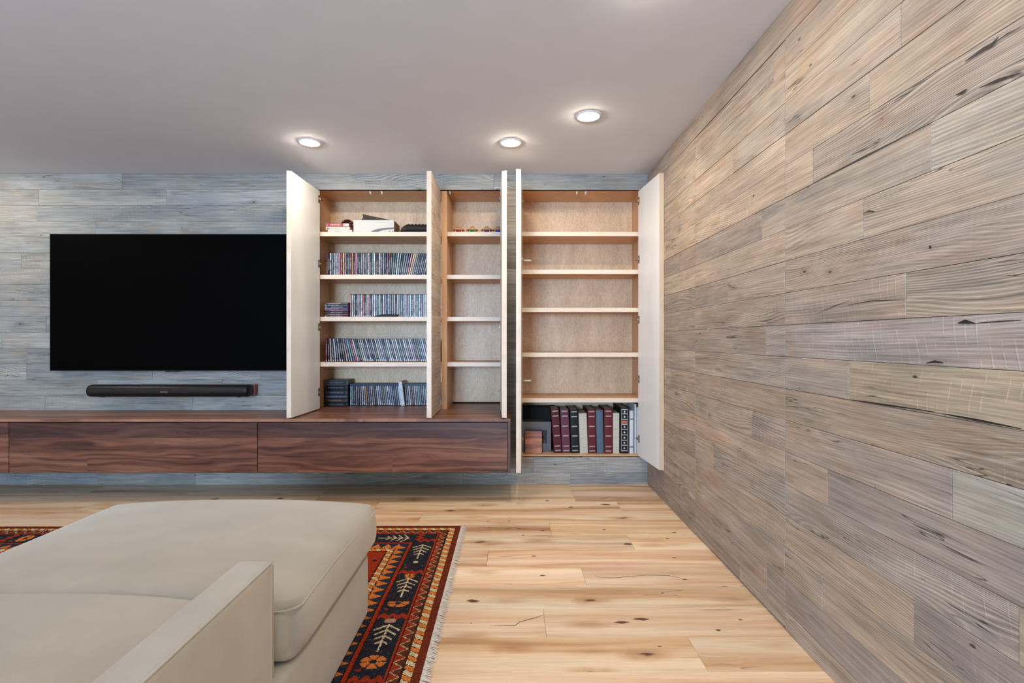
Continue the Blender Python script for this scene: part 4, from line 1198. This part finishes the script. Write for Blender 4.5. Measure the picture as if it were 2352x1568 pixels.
album(X(1368.2), X(1370.6), .0575, .348, .27, yA - .010, 'round', SLT, 'plain slate blue photo album with rounded spine')
album(X(1387.6), X(1387.6), .066, .360, .28, yA - .012, 'band', DRED, 'dark red photo album right of the plain blue one')
album(X(1407.8), X(1407.8), .050, .325, .28, yA - .012, 'pale', CRM, 'short cream photo album left of the black one with ornaments')
album(X(1425.0), X(1424.2), .066, .370, .30, yA - .010, 'diamond', BLK, 'black photo album with silver ornaments and a red title label')
album(X(1446.2), X(1446.2), .030, .345, .26, yA - .010, 'strap', WHT, 'slim white photo album with two grey bands')
album(X(1457.2), X(1457.2), .014, .398, .30, yA - .012, 'plain', WHT, 'tall thin white binder left of the last one')
album(X(1462.0), X(1462.0), .022, .372, .30, yA - .012, 'plain', (0.52, 0.52, 0.54), 'white binder against the side of the cabinet, rightmost')

bb = thing('keepsake_box', 'large grey box with a small framed emblem at the left of the albums', 'box', (X(1200), .130, C3Z + .0006))
obj('lid_front', MB().cbox(0, .236, 0, .15, 0, .246, .0015), plain('grey_gloss_card', (0.105, 0.105, 0.115), 0.22, 0.5), bb)
obj('emblem_plate', MB().cbox(.128, .203, -.0015, 0.0, .070, .180, .0006), plain('plate', (0.045, 0.045, 0.052), .5, .15), bb)
obj('emblem', MB().prism([(.152, .120), (.166, .136), (.180, .142), (.196, .160), (.190, .124), (.196, .088), (.180, .102), (.166, .106)], -.0025, -.0014), M['black'], bb)
cb = tag(obj('black_case', MB().cbox(0, .285, 0, .085, 0, .352, .004), plain('matt_black', (0.004, 0.004, 0.0045), .6, .2), None, (wx(1199, 4.30), .288, C3Z + .0006)),
         'tall matt black case behind the grey box left of the albums', 'case')
wp = thing('walnut_plaque', 'small walnut plaque leaning on the grey box', 'plaque', (wx(1206, 4.055), .062, C3Z + .0006), R(-4))
o = obj('face', MB().plank(.134, .182, .012, .001), M['walnut'], wp, (.068, 0, .0925), (0, 0, 0), (2.0, 1.75, 1.5))
obj('backing', MB().cbox(-.002, .138, .0115, .03, 0, .186, .001), M['black'], wp)

# ------------------------------------------------------------------ rug
RX1, RY1 = -0.300, -0.924
RX0, RY0 = -3.75, -3.35
def rugcol(x, y, r_):
    u, v = RX1 - x, RY1 - y
    ul, vl = x - RX0, y - RY0
    du, dv = min(u, ul), min(v, vl)
    d = min(du, dv)
    along = v if du <= dv else u                        # runs along the border
    if du <= dv and v > (RY1 - RY0) / 2: along = v
    BR, RD, OR, CR, NV, DK, MR = (0.135, 0.026, 0.012), (0.29, 0.032, 0.011), (0.58, 0.17, 0.035), (0.56, 0.45, 0.27), (0.018, 0.019, 0.028), (0.026, 0.011, 0.008), (0.095, 0.031, 0.013)
    def stripes():
        q = ((along + (d - .034) * 0.55) / .026) % 2
        fr = q % 1
        if fr < .10: return DK
        return CR if q < 1 else OR
    if d < .034: return BR
    if d < .066: return stripes()
    if d < .075: return DK if r_ < .6 else MR
    if d < .113:
        f = (d - .075) / .038
        q = (along / .052) % 1
        tri = abs(q - .5) * 2
        if abs(tri - f) < .085: return (0.42, 0.32, 0.22)
        return MR if tri > f else RD
    if d < .117: return DK
    if d < .126: return RD
    if d < .244:
        a = (d - .185)
        period = .392
        b = (along - .212) % period
        cell = int((along - .212) // period)
        if along < .212 - .02:
            if .10 < along and abs(d - .185) < .05 and False: return CR
            return NV if r_ < .93 else (0.05, 0.045, 0.055)
        # zigzag separator
        z_ = abs(((a + .06) / .04) % 1 - .5) * .05
        if b < .030 or b > period - .018:
            bb_ = b if b < .1 else b - period
            if abs(bb_ - z_ + .006) < .016: return RD
        if cell < 0: return NV
        if abs(a) < .0030 and .075 < b < .245: return CR
        for i in range(4):
            bi = .070 + .036 * i
            half = .050 - .008 * i
            if abs(a) < half and abs(b - (bi + .72 * abs(a))) < .0050: return CR
        def flower(fb, rx, rb, n_=6):
            rad = math.hypot(a / rx, fb / rb)
            if rad > 1: return None
            if rad < .30: return NV
            return OR if (math.atan2(fb / rb, a / rx) / (2 * PI / n_)) % 1 > .16 else NV
        v_ = cell % 3
        if v_ == 0:
            if math.hypot(a / 1.2, b - .285) < .011: return CR
        elif v_ == 1:
            q_ = flower(b - .045, .026, .024, 4) or (flower(b - .295, .046, .034, 5) if b > .283 else None)
            if q_: return q_
        else:
            if math.hypot(a / 1.5, b - .040) < .016: return (0.40, 0.22, 0.14)
            q_ = flower(b - .300, .046, .038, 6)
            if q_: return q_
        if math.hypot(a - .038, b - .345) < .008: return RD
        return NV if r_ < .90 else ((0.10, 0.09, 0.085) if r_ > .96 else (0.045, 0.03, 0.035))
    if d < .249: return DK
    if d < .264: return RD
    if d < .270: return DK
    if d < .325:
        f = (d - .270) / .055
        q = (along / .058) % 1
        return OR if abs(q - .5) * 2 < f else (0.026, 0.030, 0.050)
    if d < .330: return DK
    if d < .362: return stripes()
    if d < .368: return DK
    q1, q2 = ((u + v) / .16) % 1, ((u - v) / .16) % 1
    if abs(q1 - .5) < .09 and abs(q2 - .5) < .09: return NV
    return RD

def rug_patch(x0, x1, y0, y1, res, vs, fs, cols, r_):
    nx, ny = max(1, round((x1 - x0) / res)), max(1, round((y1 - y0) / res))
    b = len(vs)
    for j in range(ny + 1):
        for i in range(nx + 1):
            vs.append((x0 + (x1 - x0) * i / nx, y0 + (y1 - y0) * j / ny, .013 + r_.uniform(-.0006, .0006)))
    for j in range(ny):
        for i in range(nx):
            p = b + j * (nx + 1) + i
            fs.append((p, p + 1, p + nx + 2, p + nx + 1))
            cx, cy = x0 + (x1 - x0) * (i + .5) / nx, y0 + (y1 - y0) * (j + .5) / ny
            k = r_.uniform(.68, 1.28)
            c = rugcol(cx + r_.uniform(-.0012, .0012), cy + r_.uniform(-.0012, .0012), r_.random())
            cols.append((c[0] * k, c[1] * k, c[2] * k, 1.0))
rug = thing('patterned_rug', 'red and navy knotted tribal rug with cream fringe under the sofa', 'rug', (0, 0, 0.0))
r_ = random.Random(11)
vs, fs, cols = [], [], []
rug_patch(-0.90, RX1, -2.52, RY1, .0042, vs, fs, cols, r_)
rug_patch(RX0, -0.90, -1.45, RY1, .0060, vs, fs, cols, r_)
rug_patch(RX0, -0.90, RY0, -1.45, .02, vs, fs, cols, r_)
rug_patch(-0.90, RX1, RY0, -2.52, .008, vs, fs, cols, r_)
me = bpy.data.meshes.new('pile')
me.from_pydata(vs, [], fs)
at = me.attributes.new('wool', 'FLOAT_COLOR', 'FACE')
at.data.foreach_set('color', [q for c in cols for q in c])
me.materials.append(M['rug'])
link('pile', me, rug)
obj('rug_edge', MB().box(RX0, RX1, RY0, RY1, .0005, .0115), plain('rug_backing', (0.12, 0.03, 0.016), .95, .1), rug)
fm = MB()
for ex, sg in ((RX1, 1), (RX0, -1)):
    y = RY0
    while y < RY1:
        l = r_.uniform(.022, .036); dy = r_.uniform(-.010, .010); w_ = r_.uniform(.0012, .0020)
        p0, p1, p2 = (ex - sg * .002, y, .0125), (ex + sg * l * .4, y + dy * .3, .009), (ex + sg * l, y + dy, .0025)
        fm.add([(p[0], p[1] + s * w_ * k, p[2] + z * .0012) for p, k in ((p0, 1), (p1, 1), (p2, .5)) for s in (-1, 1) for z in (0, 1)],
               [(0, 4, 5, 1), (2, 3, 7, 6), (1, 5, 7, 3), (0, 2, 6, 4), (4, 8, 9, 5), (6, 7, 11, 10), (5, 9, 11, 7), (4, 6, 10, 8), (8, 10, 11, 9)])
        y += r_.uniform(.0032, .0050)
o = obj('fringe', fm, M['fringe'], rug); o['kind'] = 'stuff'

# ------------------------------------------------------------------ sofa with its long seat towards the television
sofa = thing('chaise_sofa', 'oatmeal fabric chaise sofa with thin arm standing on the rug', 'sofa', (-1.1, -2.8, .014))
def soft(x0, x1, y0, y1, z0, z1, r, n=10, crown=0.0, rc=None, puff=0.0):
    """rounded box: r rounds edges, rc rounds the four upright corners in plan, crown lifts the middle of the top"""
    m = MB()
    nx = max(6, int((x1 - x0) / .03)); ny = max(6, int((y1 - y0) / .03)); nz = max(6, int((z1 - z0) / .02))
    def pts(k, a, b):
        # denser near the ends
        return [a + (b - a) * (0.5 - 0.5 * math.cos(PI * i / k)) * .55 + (b - a) * (i / k) * .45 for i in range(k + 1)]
    X_, Y_, Z_ = pts(nx, x0, x1), pts(ny, y0, y1), pts(nz, z0, z1)
    idx = {}
    vs, fs = [], []
    def V(i, j, k):
        if (i, j, k) in idx: return idx[i, j, k]
        p = Vector((X_[i], Y_[j], Z_[k]))
        if rc:
            q = Vector((min(max(p.x, x0 + rc), x1 - rc), min(max(p.y, y0 + rc), y1 - rc), p.z))
            d = p - q
            if d.length > 1e-9:
                # map square corner onto a round one
                m_ = max(abs(d.x), abs(d.y)); p = q + d.normalized() * m_
        q = Vector((min(max(p.x, x0 + r), x1 - r), min(max(p.y, y0 + r), y1 - r), min(max(p.z, z0 + r), z1 - r)))
        d = p - q
        if d.length > 1e-9: p = q + d.normalized() * max(abs(d.x), abs(d.y), abs(d.z))
        u = (2 * (p.x - x0) / (x1 - x0) - 1); v = (2 * (p.y - y0) / (y1 - y0) - 1); w_ = (p.z - z0) / (z1 - z0)
        p.z += crown * (1 - abs(u) ** 2.4) * (1 - .45 * v ** 4) * max(0.0, w_) ** 2
        if puff:
            s_ = math.sin(PI * min(1, max(0, w_)))
            p.x += puff * s_ * (1 if u > .9 else -1 if u < -.9 else 0) * (1 - v ** 6)
            p.y += puff * s_ * (1 if v > .9 else -1 if v < -.9 else 0) * (1 - u ** 6)
        idx[i, j, k] = len(vs); vs.append(p)
        return idx[i, j, k]
    for i in range(nx):
        for j in range(ny):
            fs.append((V(i, j, nz), V(i + 1, j, nz), V(i + 1, j + 1, nz), V(i, j + 1, nz)))
            fs.append((V(i, j, 0), V(i, j + 1, 0), V(i + 1, j + 1, 0), V(i + 1, j, 0)))
        for k in range(nz):
            fs.append((V(i, 0, k), V(i + 1, 0, k), V(i + 1, 0, k + 1), V(i, 0, k + 1)))
            fs.append((V(i, ny, k), V(i, ny, k + 1), V(i + 1, ny, k + 1), V(i + 1, ny, k)))
    for j in range(ny):
        for k in range(nz):
            fs.append((V(0, j, k), V(0, j, k + 1), V(0, j + 1, k + 1), V(0, j + 1, k)))
            fs.append((V(nx, j, k), V(nx, j + 1, k), V(nx, j + 1, k + 1), V(nx, j, k + 1)))
    m.add(vs, fs)
    return m
def S(x0, x1, d0, d1, z0, z1): return x0 + 1.1, x1 + 1.1, d0 - 4 + 2.8, d1 - 4 + 2.8, z0 - .014, z1 - .014
def pip(pts): return [(x + 1.1, d - 4 + 2.8, z - .014) for x, d, z in pts]
base = obj('base', soft(*S(-1.655, -.578, .45, 2.085, .030, .287), .022, rc=.05, puff=.006), M['fabric'], sofa, smooth=True)
for x, d in ((-1.58, .55), (-.66, .55), (-1.58, 1.98), (-.66, 1.98)):
    obj('leg', MB().cbox(*S(x - .025, x + .025, d - .025, d + .025, .0148, .034), .003), M['black'], sofa)
front = obj('seat_cushion', soft(*S(-1.672, -.557, 1.312, 2.145, .290, .460), .050, crown=.034, rc=.085, puff=.012), M['fabric'], sofa, smooth=True)
near = obj('seat_cushion', soft(*S(-1.660, -.700, .47, 1.311, .290, .466), .028, crown=.058, rc=.05), M['fabric'], sofa, smooth=True)
arm = obj('armrest', soft(*S(-.693, -.602, .30, 1.292, .035, .586), .012, rc=.014, puff=.004), M['fabric'], sofa, smooth=True)
arm2 = obj('armrest', soft(*S(-1.755, -1.664, .30, .80, .035, .586), .012, rc=.014, puff=.004), M['fabric'], sofa, smooth=True)
obj('backrest', soft(*S(-1.66, -.695, .22, .40, .035, .80), .05, rc=.05), M['fabric'], sofa, smooth=True)
# welts: right edge of the arm, end and right edge of the long cushion
pm = MB().tube(pip([(-.6045, d, .5835) for d in (.32, .6, .9, 1.15, 1.27)] + [(-.6055, 1.284, .5825)]), .0028, 8)
pm.tube(pip([(-.6045, 1.2875, z) for z in (.575, .45, .30, .10)]), .0016, 6)
obj('piping', pm, M['fabric'], arm, Vector((0, 0, 0)), smooth=True)
rc = .085
edge = [(-.5605, d, .437 + .004 * math.sin(d * 9)) for d in (1.36, 1.45, 1.6, 1.75, 1.9, 2.02, 2.06)]
for i in range(1, 6):
    a = PI / 2 * i / 6
    edge.append((-.557 - rc + rc * math.cos(a) - .003, 2.145 - rc + rc * math.sin(a) - .003, .437))
edge += [(x, 2.142, .438) for x in (-.70, -.9, -1.1, -1.3, -1.5)]
pm = MB().tube(pip([(-.66, 1.3165, .437), (-.62, 1.3155, .437), (-.590, 1.322, .437), (-.568, 1.338, .437)] + edge), .0030, 8)
obj('piping', pm, M['fabric'], front, smooth=True)

# ------------------------------------------------------------------ nothing may rest at a shared default name
for o in bpy.data.objects:
    if o.type == 'LIGHT': o.hide_select = False
